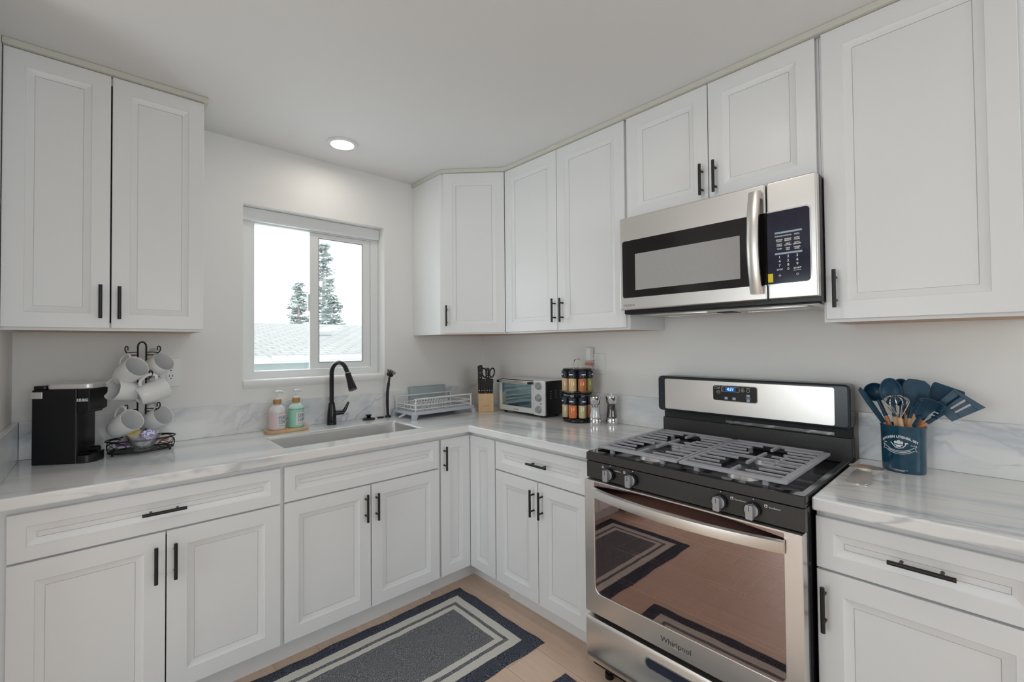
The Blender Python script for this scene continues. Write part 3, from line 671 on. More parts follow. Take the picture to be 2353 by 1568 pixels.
# ------------------------------------------------------------------ coffee maker
k = thing('coffee_maker', 'black single-serve coffee maker with silver lid in the left corner', 'coffee maker', (-2.258, -.180, ZT), -.56)
hw = .052
bm = NB(); prism(bm, rrect(-.100, .052, -hw, hw, .008, 6), 'z', 0, .2855); OB('body', bm, M['blackplastic'], k, bev=.004)
bm = NB(); prism(bm, rrect(.0525, .100, -hw, hw, .040, 8, rs=(0, .040, .040, 0)), 'z', .0, .030); box(bm, .0525, .060, -.04, .04, .0302, .036)
tr_ = OB('drip_tray', bm, M['blackplastic'], k, bev=.004)
bm = NB()
for i in range(6): box(bm, .062+i*.006, .0645+i*.006, -.034, .034, .0302, .036)
OB('grille', bm, M['gloss_black'], tr_)
bm = NB(); cyl(bm, (.068, 0, .045), (.096, 0, .047), .012, seg=16); OB('cup_rest', bm, M['blackplastic'], tr_)
bm = NB(); prism(bm, [(.0525, .192), (.074, .190), (.079, .197), (.093, .204), (.095, .2855), (.0525, .2855)], 'y', -hw, hw); hb_ = OB('brew_head', bm, M['blackplastic'], k, bev=.0035, seg=3)
bm = NB(); prism(bm, rrect(-.052, .097, -hw-.002, hw+.002, .020, 6), 'z', .2858, .308); OB('lid', bm, M['tsteel'], k, bev=.006, seg=3)
bm = NB(); prism(bm, rrect(-.100, -.0525, -hw+.002, hw-.002, .015, 5), 'z', .2858, .300); OB('tank_lid', bm, M['blackplastic'], k, bev=.003)
bm = NB(); box(bm, -.1002, -.062, -hw-.0025, -hw+.012, .252, .277); OB('tank_grip', bm, M['tsteel'], k, bev=.002)
text('lettering', 'KEURIG', .0150, M['white'], hb_, (.0715, -hw-.0008, .243), bold=.0006, sx=.74)

# ------------------------------------------------------------------ mug rack, mugs, bowl, creamers, packets
RX, RYY = -2.041, -.165
rk = thing('mug_rack', 'black wire mug tree with an oval wire basket base beside the coffee maker', 'mug rack', (RX, RYY, ZT))
bw_, bd_ = .117, .078
def oval(z, a, b, n=40): return [(a*math.cos(2*PI*i/n), b*math.sin(2*PI*i/n), z) for i in range(n)]
bm = NB(); tube(bm, oval(.058, bw_, bd_), .0032, 8, closed=True); tube(bm, oval(.010, bw_-.006, bd_-.006), .0028, 8, closed=True)
for i in range(7): y = -.060+i*.02; q = (bw_-.006)*math.sqrt(max(0, 1-(y/(bd_-.006))**2)); tube(bm, [(-q, y, .010), (q, y, .010)], .0014, 6)
for a in (.5, 2.64, 3.64, 5.78): cyl(bm, ((bw_-.008)*math.cos(a), (bd_-.008)*math.sin(a), 0), ((bw_-.008)*math.cos(a), (bd_-.008)*math.sin(a), .012), .004, seg=8)
def ov(a, z): return Vector((bw_*math.cos(a), bd_*math.sin(a), z))
for c0 in (PI*1.22, PI*1.78, PI*.22, PI*.78):
    tube(bm, [ov(c0+.42*math.cos(t), .034+.021*math.sin(t)) for t in [2*PI*i/20 for i in range(20)]], .0020, 6, closed=True)
    for s in (-1, 1): tube(bm, [ov(c0+.30*u, .034+s*.015*u) for u in (-1, -.5, 0, .5, 1)], .0013, 5)
OB('basket', bm, M['black'], rk)
bm = NB(); tube(bm, [(-.014, 0, .010), (-.014, 0, .448)]+[(-.014*math.cos(t), 0, .448+.020*math.sin(t)) for t in (.4, .8, 1.2, 1.57, 1.95, 2.35, 2.75)]+[(.014, 0, .448), (.014, 0, .010)], .0034, 10); OB('post', bm, M['black'], rk)
MUG = []   # (handle hook point, axis direction bottom->mouth)
H = lambda px, pz, y: Vector((px-RX, y-RYY, pz-ZT))
hooks = [(-.052, -.050, .434), (.054, -.030, .434), (-.046, -.040, .330), (.026, -.045, .330), (-.052, -.050, .192), (.054, -.030, .192)]
for (hx_, hy_, hz_) in hooks:
    bm = NB(); s = -1 if hx_ < 0 else 1
    for dz in (-.016, -.004):
        tube(bm, [(s*.016, 0, hz_+dz-.006), (hx_*.7, hy_*.6, hz_+dz-.006), (hx_, hy_, hz_-.012)], .0022, 6)
    tube(bm, spline([(hx_, hy_, hz_-.012), (hx_+s*.006, hy_-.006, hz_+.000), (hx_+s*.004, hy_-.004, hz_+.014), (hx_-s*.003, hy_, hz_+.013), (hx_-s*.003, hy_, hz_-.002)], 4), .0024, 6)
    OB('hook', bm, M['black'], rk)
def mug_proto():
    t = thing('mug', '', 'mug', (0,0,0)); r, h = .0450, .106
    bm = NB(); lathe(bm, [(0, .003), (.026, .003), (.028, 0), (.033, 0), (.037, .006), (.0425, .038), (r, h-.002), (r-.0012, h), (r-.003, h-.002), (.0395, .038), (.034, .009), (0, .007)], 40); OB('cup', bm, M['ceramic'], t)
    bm = NB(); tube(bm, spline([(.0435, 0, .086), (.062, 0, .088), (.073, 0, .071), (.070, 0, .047), (.056, 0, .028), (.0405, 0, .024)], 6), .0046, 10, flat=1.35); OB('handle', bm, M['ceramic'], t)
    return t
mp = mug_proto()
mugs = [((-2.112, -.180, 1.226), (.48, -.74, .47), 'white mug hanging top left on the wire tree, mouth facing out'),
        ((-2.022, -.120, 1.245), (.52, -.72, .46), 'white mug hanging top right on the wire tree, near the outlet'),
        ((-2.054, -.170, 1.163), (-.80, -.55, .22), 'white mug on the middle left of the tree, dark mouth turned left'),
        ((-2.058, -.228, 1.146), (.90, .28, .33), 'white mug on the middle right of the tree, showing its base'),
        ((-2.128, -.178, 1.012), (.50, -.74, .45), 'white mug hanging bottom left on the wire tree above the basket'),
        ((-2.026, -.118, 1.016), (.55, -.72, .42), 'white mug hanging bottom right on the wire tree against the marble')]
for i, (p, d, lb) in enumerate(mugs):
    o = mp if i == 0 else dup(mp)
    o['label'] = lb; o['group'] = 'white mugs on the wire tree'
    z = Vector(d).normalized(); u = Vector((0, 0, 1)); x = (u-z*u.dot(z)).normalized(); y = z.cross(x)
    R = Matrix.Identity(4)
    for q in range(3): R[q][0] = x[q]; R[q][1] = y[q]; R[q][2] = z[q]
    o.location = p; o.rotation_euler = R.to_euler()
bm = NB()
box(bm, -.010, .012, .004, .006, 0, .0004); box(bm, -.008, .010, -.002, .000, 0, .0004); box(bm, -.012, -.002, -.009, -.007, 0, .0004)
mk = OB('base_mark', bm, M['ink']); 
m4 = [o for o in C.objects if o.name.startswith('mug') and o.get('label') == mugs[3][2]][0]; mk.parent = m4; mk.location = (0, 0, .0022)
bl = thing('glass_bowl', 'small footed clear glass bowl of creamer cups in the wire basket', 'bowl', (-2.040, -.205, ZT+.0126))
bm = NB(); lathe(bm, [(0, .0), (.026, .0), (.030, .003), (.022, .008), (.036, .016), (.055, .038), (.064, .062), (.0625, .063), (.053, .040), (.034, .019), (0, .013)], 32); OB('bowl', bm, M['acrylic'], bl)
def creamer(lid):
    t = thing('creamer_cup', '', 'creamer', (0,0,0))
    bm = NB(); lathe(bm, [(0, 0), (.014, 0), (.0195, .024), (.0225, .0245), (.0225, .0255), (0, .0255)], 20); OB('cup', bm, M['ceramic'], t)
    bm = NB(); lathe(bm, [(.023, .0258), (.023, .0266), (0, .0268)], 20); OB('foil_lid', bm, lid, t); return t
def foil(name, a, b, c):
    m = bpy.data.materials.new(name); m.use_nodes = True; n = m.node_tree.nodes; l = m.node_tree.links; bb = n['Principled BSDF']
    tc = n.new('ShaderNodeTexCoord'); z = noise_node(n, l, tc.outputs['Object'], 90, 1, .5, 1.0)
    l.new(ramp(n, l, z.outputs[0], [(0, a), (.47, b), (.56, c)], 'CONSTANT').outputs[0], bb.inputs['Base Color']); bb.inputs['Roughness'].default_value = .4; return m
fy_ = foil('yellow_foil_print', (.85, .62, .12), (.88, .80, .55), (.80, .70, .30)); fb_ = foil('blue_foil_print', (.85, .85, .88), (.12, .25, .70), (.62, .20, .55)); fw_ = foil('white_foil_print', (.85, .85, .85), (.80, .78, .75), (.35, .45, .80))
cr_a, cr_b, cr_c = creamer(fy_), creamer(fb_), creamer(fw_)
cl = [(cr_a, (-.024, -.006, .056), (.45, -.25, 0), 'creamer cup with yellow printed lid on top of the glass bowl'),
      (cr_b, (.016, -.022, .054), (.95, .1, 0), 'creamer cup with blue printed lid at the front of the heap'),
      (cr_c, (.030, .020, .048), (.2, .3, 0), 'creamer cup with white lid on the right side of the glass bowl'),
      (None, (-.010, -.012, .020), (.2, .4, 0), 'white creamer cup at the bottom left inside the glass bowl'),
      (None, (.016, -.006, .020), (.5, -.3, 0), 'white creamer cup at the bottom right inside the glass bowl')]
for proto, p, r, lb in cl:
    o = proto or dup(cr_c); o.location = Vector((-2.040, -.203, ZT+.012))+Vector(p); o.rotation_euler = r; o['label'] = lb; o['group'] = 'creamer cups in the glass bowl'
def packet(colr, p, r, lb):
    t = thing('sugar_packet', lb, 'packet', Vector((RX, RYY, ZT))+Vector(p), 0, 'sweetener packets in the wire basket'); t.rotation_euler = r
    bm = NB(); prism(bm, rrect(-.030, .030, -.020, .020, .002, 2), 'z', -.0018, .0018); OB('sachet', bm, M['label'], t, bev=.0012)
    bm = NB(); box(bm, -.022, .022, -.012, .004, .0019, .0022); OB('print', bm, colr, t)
packet(mat('purple_print', (.35, .05, .50), .5), (-.066, -.010, .040), (.5, .1, .3), 'white sweetener packet with purple print at the left of the basket')
packet(mat('orange_print', (.75, .32, .05), .5), (-.040, .018, .046), (.6, -.1, -.2), 'white sweetener packet with orange print beside the glass bowl')
packet(mat('red_print', (.70, .20, .18), .5), (.074, .012, .040), (.5, .1, -.2), 'white sweetener packet with red print at the right of the basket')

# ------------------------------------------------------------------ knife block
kb = thing('knife_block', 'light wood knife block in the counter corner left of the toaster oven', 'knife block', (-.232, -.290, ZT), -.60)
bm = NB(); prism(bm, [(-.062, 0), (.040, 0), (.040, .118), (.030, .20), (.010, .215), (.000, .150), (-.022, .128), (-.062, .118)], 'x', -.050, .050)
blk = OB('block', bm, M['blockwood'], kb, bev=.002)
bm = NB(); box(bm, -.024, .020, -.0626, -.0620, .039, .0405); OB('maker_mark', bm, M['ink'], blk)
def kn_bm(bm, L, w, d, butt=True):
    prism(bm, [(-w*.45, 0), (w*.45, 0), (w*.5, L*.5), (w*.62, L*.85), (w*.55, L*.97), (w*.1, L), (-w*.55, L*.94), (-w*.48, L*.5)], 'y', -d/2, d/2)
KB = kb.matrix_basis if False else Matrix.Translation((-.232, -.290, ZT)) @ Matrix.Rotation(-.60, 4, 'Z')
def knife(name, label, cat, lx_, ly_, lz_, L, wd, tilt, group=None, rivet=3):
    o = thing(name, label, cat, KB @ Vector((lx_, ly_, lz_)), 0, group); o.rotation_euler = (Matrix.Rotation(-.60, 4, 'Z') @ Matrix.Rotation(tilt, 4, 'X')).to_euler()
    bm = NB(); kn_bm(bm, L, wd, .014); h = OB('handle', bm, M['blackplastic'], o, bev=.003)
    bm = NB()
    for i in range(rivet): cyl(bm, (0, -.0076, L*(.2+.22*i)), (0, .0076, L*(.2+.22*i)), .0028, seg=10)
    OB('rivets', bm, M['chrome'], o)
    bm = NB(); box(bm, -wd*.4, wd*.4, -.001, .001, -.03, .0); OB('bolster', bm, M['chrome'], o)
    return o
names6 = ['leftmost steak knife in the front row of the block', 'second steak knife from the left in the front row', 'third steak knife from the left in the front row', 'third steak knife from the right in the front row', 'second steak knife from the right in the front row', 'rightmost steak knife in the front row of the block']
for i in range(6): knife('steak_knife', 'black handled '+names6[i], 'knife', -.040+i*.0155+(.004 if i > 2 else -.002), -.044, .122, .096, .016, .06, 'steak knives in the front row', 1)
knife('chef_knife', 'large black handled knife at the back left of the block', 'knife', -.034, -.010, .165, .145, .030, .06)
knife('carving_knife', 'black handled knife between the scissors loops at the back of the block', 'knife', .018, .016, .212, .075, .026, -.02)
sc_ = thing('scissors', 'black handled kitchen scissors with two loops at the back of the block', 'scissors', KB @ Vector((.022, -.006, .175)), 0); sc_.rotation_euler = (0, 0, -.60)
for s in (-1, 1):
    bm = NB(); tube(bm, [(s*.004, 0, -.03), (s*.006, 0, .02), (s*.011, 0, .048)], [.006, .006, .005], 8); tube(bm, [(s*.026+.016*math.cos(t)+s*.004*math.sin(t), 0, .080+.030*math.sin(t)) for t in [2*PI*i/20 for i in range(20)]], .0048, 8, closed=True); OB('grip', bm, M['blackplastic'], sc_)
bm = NB(); prism(bm, [(-.006, -.05), (.006, -.05), (.007, -.005), (-.007, -.005)], 'y', -.0015, .0015); OB('blade', bm, M['chrome'], sc_)

# ------------------------------------------------------------------ toaster oven
to = thing('toaster_oven', 'silver and black toaster oven with three knobs on the corner worktop', 'toaster oven', (-.012, -.392, ZT), -PI/2)
TW, TD, T0, T1 = .408, .170, .014, .220
bm = NB(); t = .006
box(bm, 0, t, -TD, 0, T0, T1); box(bm, TW-t, TW, -TD, 0, T0, T1); box(bm, t, TW-t, -TD, 0, T0, T0+t); box(bm, t, TW-t, -t, 0, T0+t, T1-t); box(bm, .312, .318, -TD, -t, T0+t, T1-t)
OB('housing', bm, M['blackplastic'], to, bev=.002)
bm = NB(); ringprism(bm, [(t+.0005, T0+t+.0005), (.3115, T0+t+.0005), (.3115, T1-t-.0005), (t+.0005, T1-t-.0005)], [(t+.002, T0+t+.002), (.310, T0+t+.002), (.310, T1-t-.002), (t+.002, T1-t-.002)], 'y', -TD+.001, -t-.0005); box(bm, t+.002, .310, -t-.002, -t-.0005, T0+t+.002, T1-t-.002); OB('liner', bm, M['alu'], to)
bm = NB()
for i in range(3):
    for j in range(4): box(bm, TW, TW+.0006, -.135+i*.045, -.122+i*.045, .115+j*.014, .119+j*.014)
OB('vents', bm, M['greyink'], to)
bm = NB(); box(bm, 0, TW, -TD, 0, T1+.0002, T1+.003); OB('top_cover', bm, M['tsteel'], to, bev=.001)
bm = NB(); prism(bm, rrect(.314, TW, T0, T1+.003, .008, 3), 'y', -TD-.0002, -TD-.014); cp_ = OB('control_panel', bm, M['tsteel'], to, bev=.002)
bm = NB(); ringprism(bm, rrect(.002, .312, T0+.004, T1-.004, .004, 2), rrect(.018, .296, T0+.036, T1-.026, .004, 2), 'y', -TD-.001, -TD-.012); od = OB('glass_door', bm, M['tsteel'], to, bev=.001)
bm = NB(); box(bm, .016, .298, -TD-.006, -TD-.004, T0+.034, T1-.024); OB('pane', bm, M['toastglass'], od)
bm = NB(); cyl(bm, (.012, -TD-.034, T1-.014), (.300, -TD-.034, T1-.014), .0062, seg=14); hnd = OB('handle', bm, M['chrome'], od)
bm = NB()
for x in (.006, .288): box(bm, x, x+.024, -TD-.041, -TD-.0125, T1-.022, T1-.006)
OB('handle_bracket', bm, M['blackplastic'], hnd, bev=.003)
bm = NB()
for i in range(14): tube(bm, [(.03+i*.019, -TD+.012, .105), (.03+i*.019, -.02, .105)], .0012, 5)
tube(bm, [(.02, -TD+.012, .105), (.30, -TD+.012, .105)], .0022, 6); tube(bm, [(.02, -TD+.012, .112), (.30, -TD+.012, .112)], .0015, 6); OB('wire_shelf', bm, M['chrome'], to)
bm = NB(); prism(bm, rrect(.03, .296, -TD+.012, -.02, .006, 2), 'z', .058, .062); OB('baking_tray', bm, M['alu'], to)
bm = NB(); tube(bm, [(.04, -.10, .036), (.29, -.10, .036)], .004, 8); OB('heating_element', bm, M['alu'], to)
for z, nm_ in ((.192, 0), (.120, 0), (.050, 0)):
    bm = NB(); cyl(bm, (.361, -TD-.0141, z), (.361, -TD-.020, z), .024, .023, seg=28); cyl(bm, (.361, -TD-.020, z), (.361, -TD-.034, z), .018, .016, seg=28); box(bm, .358, .364, -TD-.038, -TD-.033, z-.016, z+.016); OB('knob', bm, M['knob'], cp_, bev=.001)
bm = NB(); cyl(bm, (.378, -TD-.0141, .085), (.378, -TD-.0155, .085), .004, seg=12); OB('indicator', bm, M['slot'], cp_)
bm = NB(); box(bm, .135, .180, -TD-.0126, -TD-.0121, .030, .0325); OB('maker_mark', bm, M['ink'], od)
for x in (.03, .36):
    for y in (-.15, -.03):
        bm = NB(); cyl(bm, (x, y, 0), (x, y, T0), .011, .012, seg=14); OB('foot', bm, M['blackplastic'], to)

# ------------------------------------------------------------------ spice carousel
SPX, SPY = -.118, -.985
sr = thing('spice_carousel', 'two-tier black revolving spice rack with a chrome loop handle', 'spice rack', (SPX, SPY, ZT))
bm = NB(); lathe(bm, [(0, 0), (.078, 0), (.084, .006), (.084, .016), (.078, .024), (.02, .026), (.02, .29), (0, .29)], 40); OB('base', bm, M['blackplastic'], sr)
JR = .070
def plate(z):
    bm = NB(); lathe(bm, [(0, z), (.080, z), (.083, z+.003), (.083, z+.006), (.080, z+.009), (0, z+.009)], 40)
    return bm
OB('tier_plate', plate(.156), M['blackplastic'], sr); OB('tier_plate', plate(.294), M['blackplastic'], sr)
bm = NB(); lathe(bm, [(.021, .172), (.095, .172), (.0965, .174), (.095, .176), (.021, .176)], 40); OB('shelf_plate', bm, M['acrylic'], sr)
bm = NB(); tube(bm, [(0, -.024, .304), (0, -.024, .336)]+[(0, -.024*math.cos(t), .336+.024*math.sin(t)) for t in [PI*i/10 for i in range(1, 10)]]+[(0, .024, .336), (0, .024, .304)], .0036, 10); OB('loop_handle', bm, M['chrome'], sr)
def grains(name, a, b): return mat(name, a, .8, bump=.8, bscale=500, var=b, vscale=380)
def jar(fill, label, ang, z, grp):
    j = thing('spice_jar', label, 'spice jar', (SPX+JR*math.cos(ang), SPY+JR*math.sin(ang), ZT+z), ang+PI/2, grp)
    bm = NB(); lathe(bm, [(0, .0), (.0220, .0), (.0235, .003), (.0235, .070), (.020, .076), (0, .076)], 24); OB('glass', bm, M['jarglass'], j)
    bm = NB(); lathe(bm, [(0, .002), (.0212, .002), (.0220, .004), (.0220, .072), (0, .073)], 24); OB('spice', bm, fill, j)
    bm = NB(); lathe(bm, [(.0225, .0765), (.0240, .078), (.0240, .112), (.0225, .115), (0, .115)], 24); ld = OB('lid', bm, M['navylid'], j)
    bm = NB(); n = 6; pts = [(.0244*math.cos(-PI/2-.5+i/n), .0244*math.sin(-PI/2-.5+i/n)) for i in range(n+1)]
    A = [bm.verts.new((x, y, .092)) for x, y in pts]; B = [bm.verts.new((x, y, .098)) for x, y in pts]
    for i in range(n): quad(bm, (A[i], A[i+1], B[i+1], B[i]))
    OB('name_strip', bm, M['white'], ld)
g_tan = grains('tan_powder', (.80, .56, .30), .08); g_yel = grains('ginger_powder', (.90, .66, .34), .08); g_red = grains('red_flakes', (.90, .24, .06), .5); g_grn = grains('green_herb', (.42, .38, .10), .5)
g_seed = grains('pale_seeds', (.76, .60, .34), .35); g_org = grains('paprika_powder', (.98, .26, .06), .12); g_pale = grains('pale_herb', (.80, .70, .38), .3); g_brn = grains('cinnamon', (.72, .28, .14), .2)
base_a = math.atan2(-2.624-SPY, -2.181-SPX)    # faces the room
tops = [(g_tan, 'spice jar of tan powder, leftmost on the upper tier'), (g_yel, 'spice jar of pale yellow powder, second on the upper tier'), (g_red, 'spice jar of orange red flakes, third on the upper tier'), (g_grn, 'spice jar of olive green herb, rightmost on the upper tier')]
lows = [(g_seed, 'spice jar of pale seeds, leftmost on the lower tier'), (g_org, 'spice jar of bright orange powder, second on the lower tier'), (g_pale, 'spice jar of pale green herb, third on the lower tier'), (g_brn, 'spice jar of reddish brown spice behind the salt mill on the lower tier')]
for row, z, g in ((tops, .1765, 'spice jars on the upper tier'), (lows, .0265, 'spice jars on the lower tier')):
    for i, (f, lb) in enumerate(row): jar(f, lb, base_a+(-1.18+i*.785), z, g)
for i in (0, 1):
    for z, g, tn in ((.1765, 'spice jars on the upper tier', 'upper'), (.0265, 'spice jars on the lower tier', 'lower')):
        jar((g_seed, g_brn)[i], 'spice jar at the back %s of the %s tier, mostly hidden' % (('left', 'right')[i], tn), base_a+(-1.18-.785, -1.18+4*.785)[i], z, g)

# ------------------------------------------------------------------ salt and pepper mills
def mill(loc, label, fill, fz, crank):
    r = thing('mill', label, 'mill', loc)
    bm = NB(); lathe(bm, [(0, 0), (.030, 0), (.031, .002), (.031, .034), (.029, .038), (0, .038)], 32); OB('base', bm, M['chrome'], r)
    bm = NB(); lathe(bm, [(.029, .0385), (.030, .05), (.027, .06), (.024, .085), (.026, .108), (.027, .113), (0, .113)], 32); OB('body', bm, M['acrylic'], r)
    bm = NB(); lathe(bm, [(0, .039), (.0265, .0395), (.027, .05), (.0235, .062), (.0215, .085), (.0222, fz), (0, fz+.001)], 28); OB('filling', bm, fill, r)
    bm = NB(); lathe(bm, [(.022, .1135), (.027, .120), (.031, .152), (.0305, .156), (.012, .158), (0, .158)], 32); OB('head', bm, M['chrome'], r)
    if crank:
        bm = NB(); lathe(bm, [(.003, .158), (.003, .163), (.006, .165), (.006, .170), (0, .171)], 14); OB('finial', bm, M['chrome'], r)
mill((-.155, -1.134, ZT), 'clear and chrome salt mill filled with white salt beside the spice rack', mat('white_salt', (.85, .85, .85), .8, bump=.5, bscale=600), .098, False)
mill((-.082, -1.190, ZT), 'clear and chrome pepper mill filled with dark peppercorns', mat('peppercorns', (.07, .055, .045), .6, bump=1, bscale=260, var=.8, vscale=240), .108, True)

# ------------------------------------------------------------------ microwave
mw = thing('microwave', 'stainless over-the-range microwave with dark window and blue-black keypad', 'microwave', (0, -1.4685, 0), -PI/2)
MW = .756; F0 = .378; F1 = .412
bm = NB(); box(bm, 0, MW, -F0, -.001, 1.487, 1.9185); OB('body', bm, M['blackplastic'], mw, bev=.003)
DX = .6025
bm = NB(); prism(bm, [(-.0, 1.503), (DX, 1.503), (DX, 1.9185), (0, 1.9185)], 'y', -F0-.0005, -F1); 
mwd = OB('door', bm, M['steel_h'], mw, bev=.006, seg=3)
bm = NB(); prism(bm, rrect(.016, DX, 1.556, 1.812, .010, 4, rs=(.01, 0, 0, .01)), 'y', -F1+.001, -F1-.0012); OB('window', bm, M['mw_glass'], mwd)
bm = NB(); prism(bm, [(.080, 1.588), (.515, 1.588), (.515, 1.748), (.080, 1.748)], 'y', -F1-.0013, -F1-.0018); OB('screen', bm, M['mw_screen'], mwd)
bm = NB(); n = 18
rows = []
for i in range(n+1):
    t_ = i/n; z = 1.525+(1.893-1.525)*t_; bow = .014+.030*(1-(2*t_-1)**2)
    rows.append([bm.verts.new((x, -F1-y, z)) for x, y in ((.552, bow), (.558, bow+.007), (.580, bow+.010), (.592, bow+.006), (.592, bow-.004), (.552, bow-.004))])
for a, b in zip(rows, rows[1:]):
    for i in range(6): quad(bm, (a[i], a[(i+1)%6], b[(i+1)%6], b[i]))
quad(bm, rows[0]); quad(bm, rows[-1][::-1])
for z in (1.525, 1.867): box(bm, .556, .590, -F1-.016, -F1-.0003, z, z+.026)
OB('handle', bm, M['steel'], mwd, ang=50)
text('lettering', 'VISSANI', .0150, M['greyink'], mwd, (.046, -F1-.0006, 1.522), space=1.12)
bm = NB(); box(bm, DX+.003, MW, -F1, -F0-.0005, 1.503, 1.9185); mpn = OB('control_panel', bm, M['steel_h'], mw, bev=.006, seg=3)
bm = NB(); ringprism(bm, rrect(DX+.0035, .738, 1.553, 1.813, .014, 4, rs=(0, .014, .014, 0)), rrect(DX+.0035, .735, 1.556, 1.810, .012, 4, rs=(0, .012, .012, 0)), 'y', -F1+.001, -F1-.002); OB('bezel', bm, M['chrome'], mpn)
bm = NB(); prism(bm, rrect(DX+.0035, .7345, 1.5565, 1.8095, .012, 4, rs=(0, .012, .012, 0)), 'y', -F1+.001, -F1-.0012); kp = OB('keypad', bm, M['mw_panel'], mpn)
PY = -F1-.0014
for z, wd_ in ((1.733, .082), (1.660, .082)):
    bm = NB(); box(bm, .630, .630+wd_, PY-.0002, PY, z-.0032, z+.0032); OB('key_strip', bm, M['bluegrey'], kp)
cols = (.644, .670, .697)
def kt(s, x, z, size=.0060, b=.0002): text('lettering', s, size*1.14, M['white'], kp, (x, PY, z), ext=.0001, bold=b)
for r_, z in enumerate((1.721,)):
    for s, x in zip(('POPCORN', 'POTATO', 'PIZZA'), cols): kt(s, x, z, .0050)
for ra, rb, z in ((('SENSOR', 'SENSOR', 'AUTO'), ('COOK', 'REHEAT', 'COOK'), 1.706), (('MULTI', 'MELT', 'AUTO'), ('COOK', 'SOFTEN', 'DEFROST'), 1.690), (('TIMER', 'VENT', 'POWER'), ('', 'FAN', 'LEVEL'), 1.674)):
    for s, s2, x in zip(ra, rb, cols): kt(s, x, z+.0028, .0050); kt(s2, x, z-.0028, .0050) if s2 else None
for row, z in ((('1', '2', '3'), 1.648), (('4', '5', '6'), 1.6335), (('7', '8', '9'), 1.619), (('STOP', '0', 'START'), 1.6045)):
    for s, x in zip(row, cols): kt(s, x, z, .0105 if len(s) == 1 else .0068, .0002)
bm = NB()
for a in range(4): tube(bm, [(cols[0]+.001*math.cos(a*PI/2), PY, 1.584+.001*math.sin(a*PI/2)), (cols[0]+.0045*math.cos(a*PI/2), PY, 1.584+.0045*math.sin(a*PI/2))], .0011, 5)
tube(bm, [(cols[2]+.0032*math.cos(2*PI*i/12), PY, 1.584+.0032*math.sin(2*PI*i/12)) for i in range(12)], .0006, 4, closed=True)
box(bm, cols[2]-.011, cols[2]+.011, PY-.0002, PY, 1.5965, 1.598)
OB('key_icons', bm, M['white'], kp)
bm = NB(); box(bm, DX+.0045, DX+.0205, -F1-.0018, -F1-.0013, 1.563, 1.593); OB('sticker', bm, M['yellow'], mpn)
# underside: vent grille, lamp cover, filters
bm = NB(); box(bm, .01, MW-.01, -F0+.004, -F0+.05, 1.4845, 1.4868); OB('front_vent', bm, M['slot'], mw)
bm = NB(); box(bm, .02, MW-.02, -F0+.06, -.03, 1.4840, 1.4868); uf = OB('underside_plate', bm, M['steel'], mw)
for x in (.06, .42):
    bm = NB(); ringprism(bm, rrect(x, x+.27, -.26, -.10, .01, 2), rrect(x+.01, x+.26, -.25, -.11, .008, 2), 'z', 1.4815, 1.4839)
    for i in range(20): box(bm, x+.012+i*.0125, x+.016+i*.0125, -.25, -.11, 1.4822, 1.4838)
    OB('grease_filter', bm, M['steel'], uf)
bm = NB(); box(bm, .34, .41, -.20, -.12, 1.481, 1.4839); OB('lamp_cover', bm, M['slot'], uf)

# ------------------------------------------------------------------ gas range
rg = thing('gas_range', 'stainless and black gas range with four knobs and a tall backguard', 'range', (0, -1.488, 0), -PI/2)
RW = .758
bm = NB(); t = .02
box(bm, .003, t, -.672, -.03, .055, .878); box(bm, RW-t, RW-.003, -.672, -.03, .055, .878); box(bm, t, RW-t, -.05, -.03, .055, .878); box(bm, t, RW-t, -.672, -.05, .055, .29); box(bm, t, RW-t, -.672, -.05, .80, .878); OB('body', bm, M['gloss_black'], rg, bev=.002)
bm = NB(); box(bm, t+.001, .07, -.64, -.051, .291, .799); box(bm, RW-.07, RW-t-.001, -.64, -.051, .291, .799); box(bm, .07, RW-.07, -.12, -.051, .291, .799); box(bm, .07, RW-.07, -.64, -.12, .291, .32)
OB('oven_cavity', bm, mat('dark_oven_enamel', (.022, .016, .018), .4), rg)
for z in (.40, .53, .66):
    bm = NB(); tube(bm, [(.075, -.625, z), (.683, -.625, z)], .0022, 6); tube(bm, [(.075, -.600, z), (.683, -.600, z)], .0016, 6); tube(bm, [(.075, -.14, z), (.683, -.14, z)], .002, 6)
    for i in range(12): tube(bm, [(.09+i*.0525, -.625, z), (.09+i*.0525, -.14, z)], .0007, 4)
    OB('oven_rack', bm, M['glint_wire'], rg)
for x in (.05, RW-.05):
    for y in (-.63, -.08):
        bm = NB(); cyl(bm, (x, y, 0), (x, y, .02), .017, .017, seg=14); cyl(bm, (x, y, .02), (x, y, .056), .010, seg=10); OB('foot', bm, M['blackplastic'], rg)
# storage drawer with recessed pull
bm = NB(); prof = [(-.673, .086), (-.700, .086), (-.712, .100), (-.7175, .13), (-.7175, .255), (-.712, .268), (-.673, .270)]
prism(bm, prof, 'x', .004, RW-.004); dw = OB('drawer', bm, M['steel_h'], rg, bev=.002)
bm = NB(); ringprism(bm, rrect(.262, .496, .196, .240, .018, 5), rrect(.267, .491, .201, .235, .015, 5), 'y', -.716, -.7205); OB('pull_rim', bm, M['steel'], dw)
bm = NB(); prism(bm, rrect(.266, .492, .200, .236, .015, 5), 'y', -.7165, -.7180); OB('pull_recess', bm, mat('shadowed_pull', (.03, .035, .06), .25), dw)
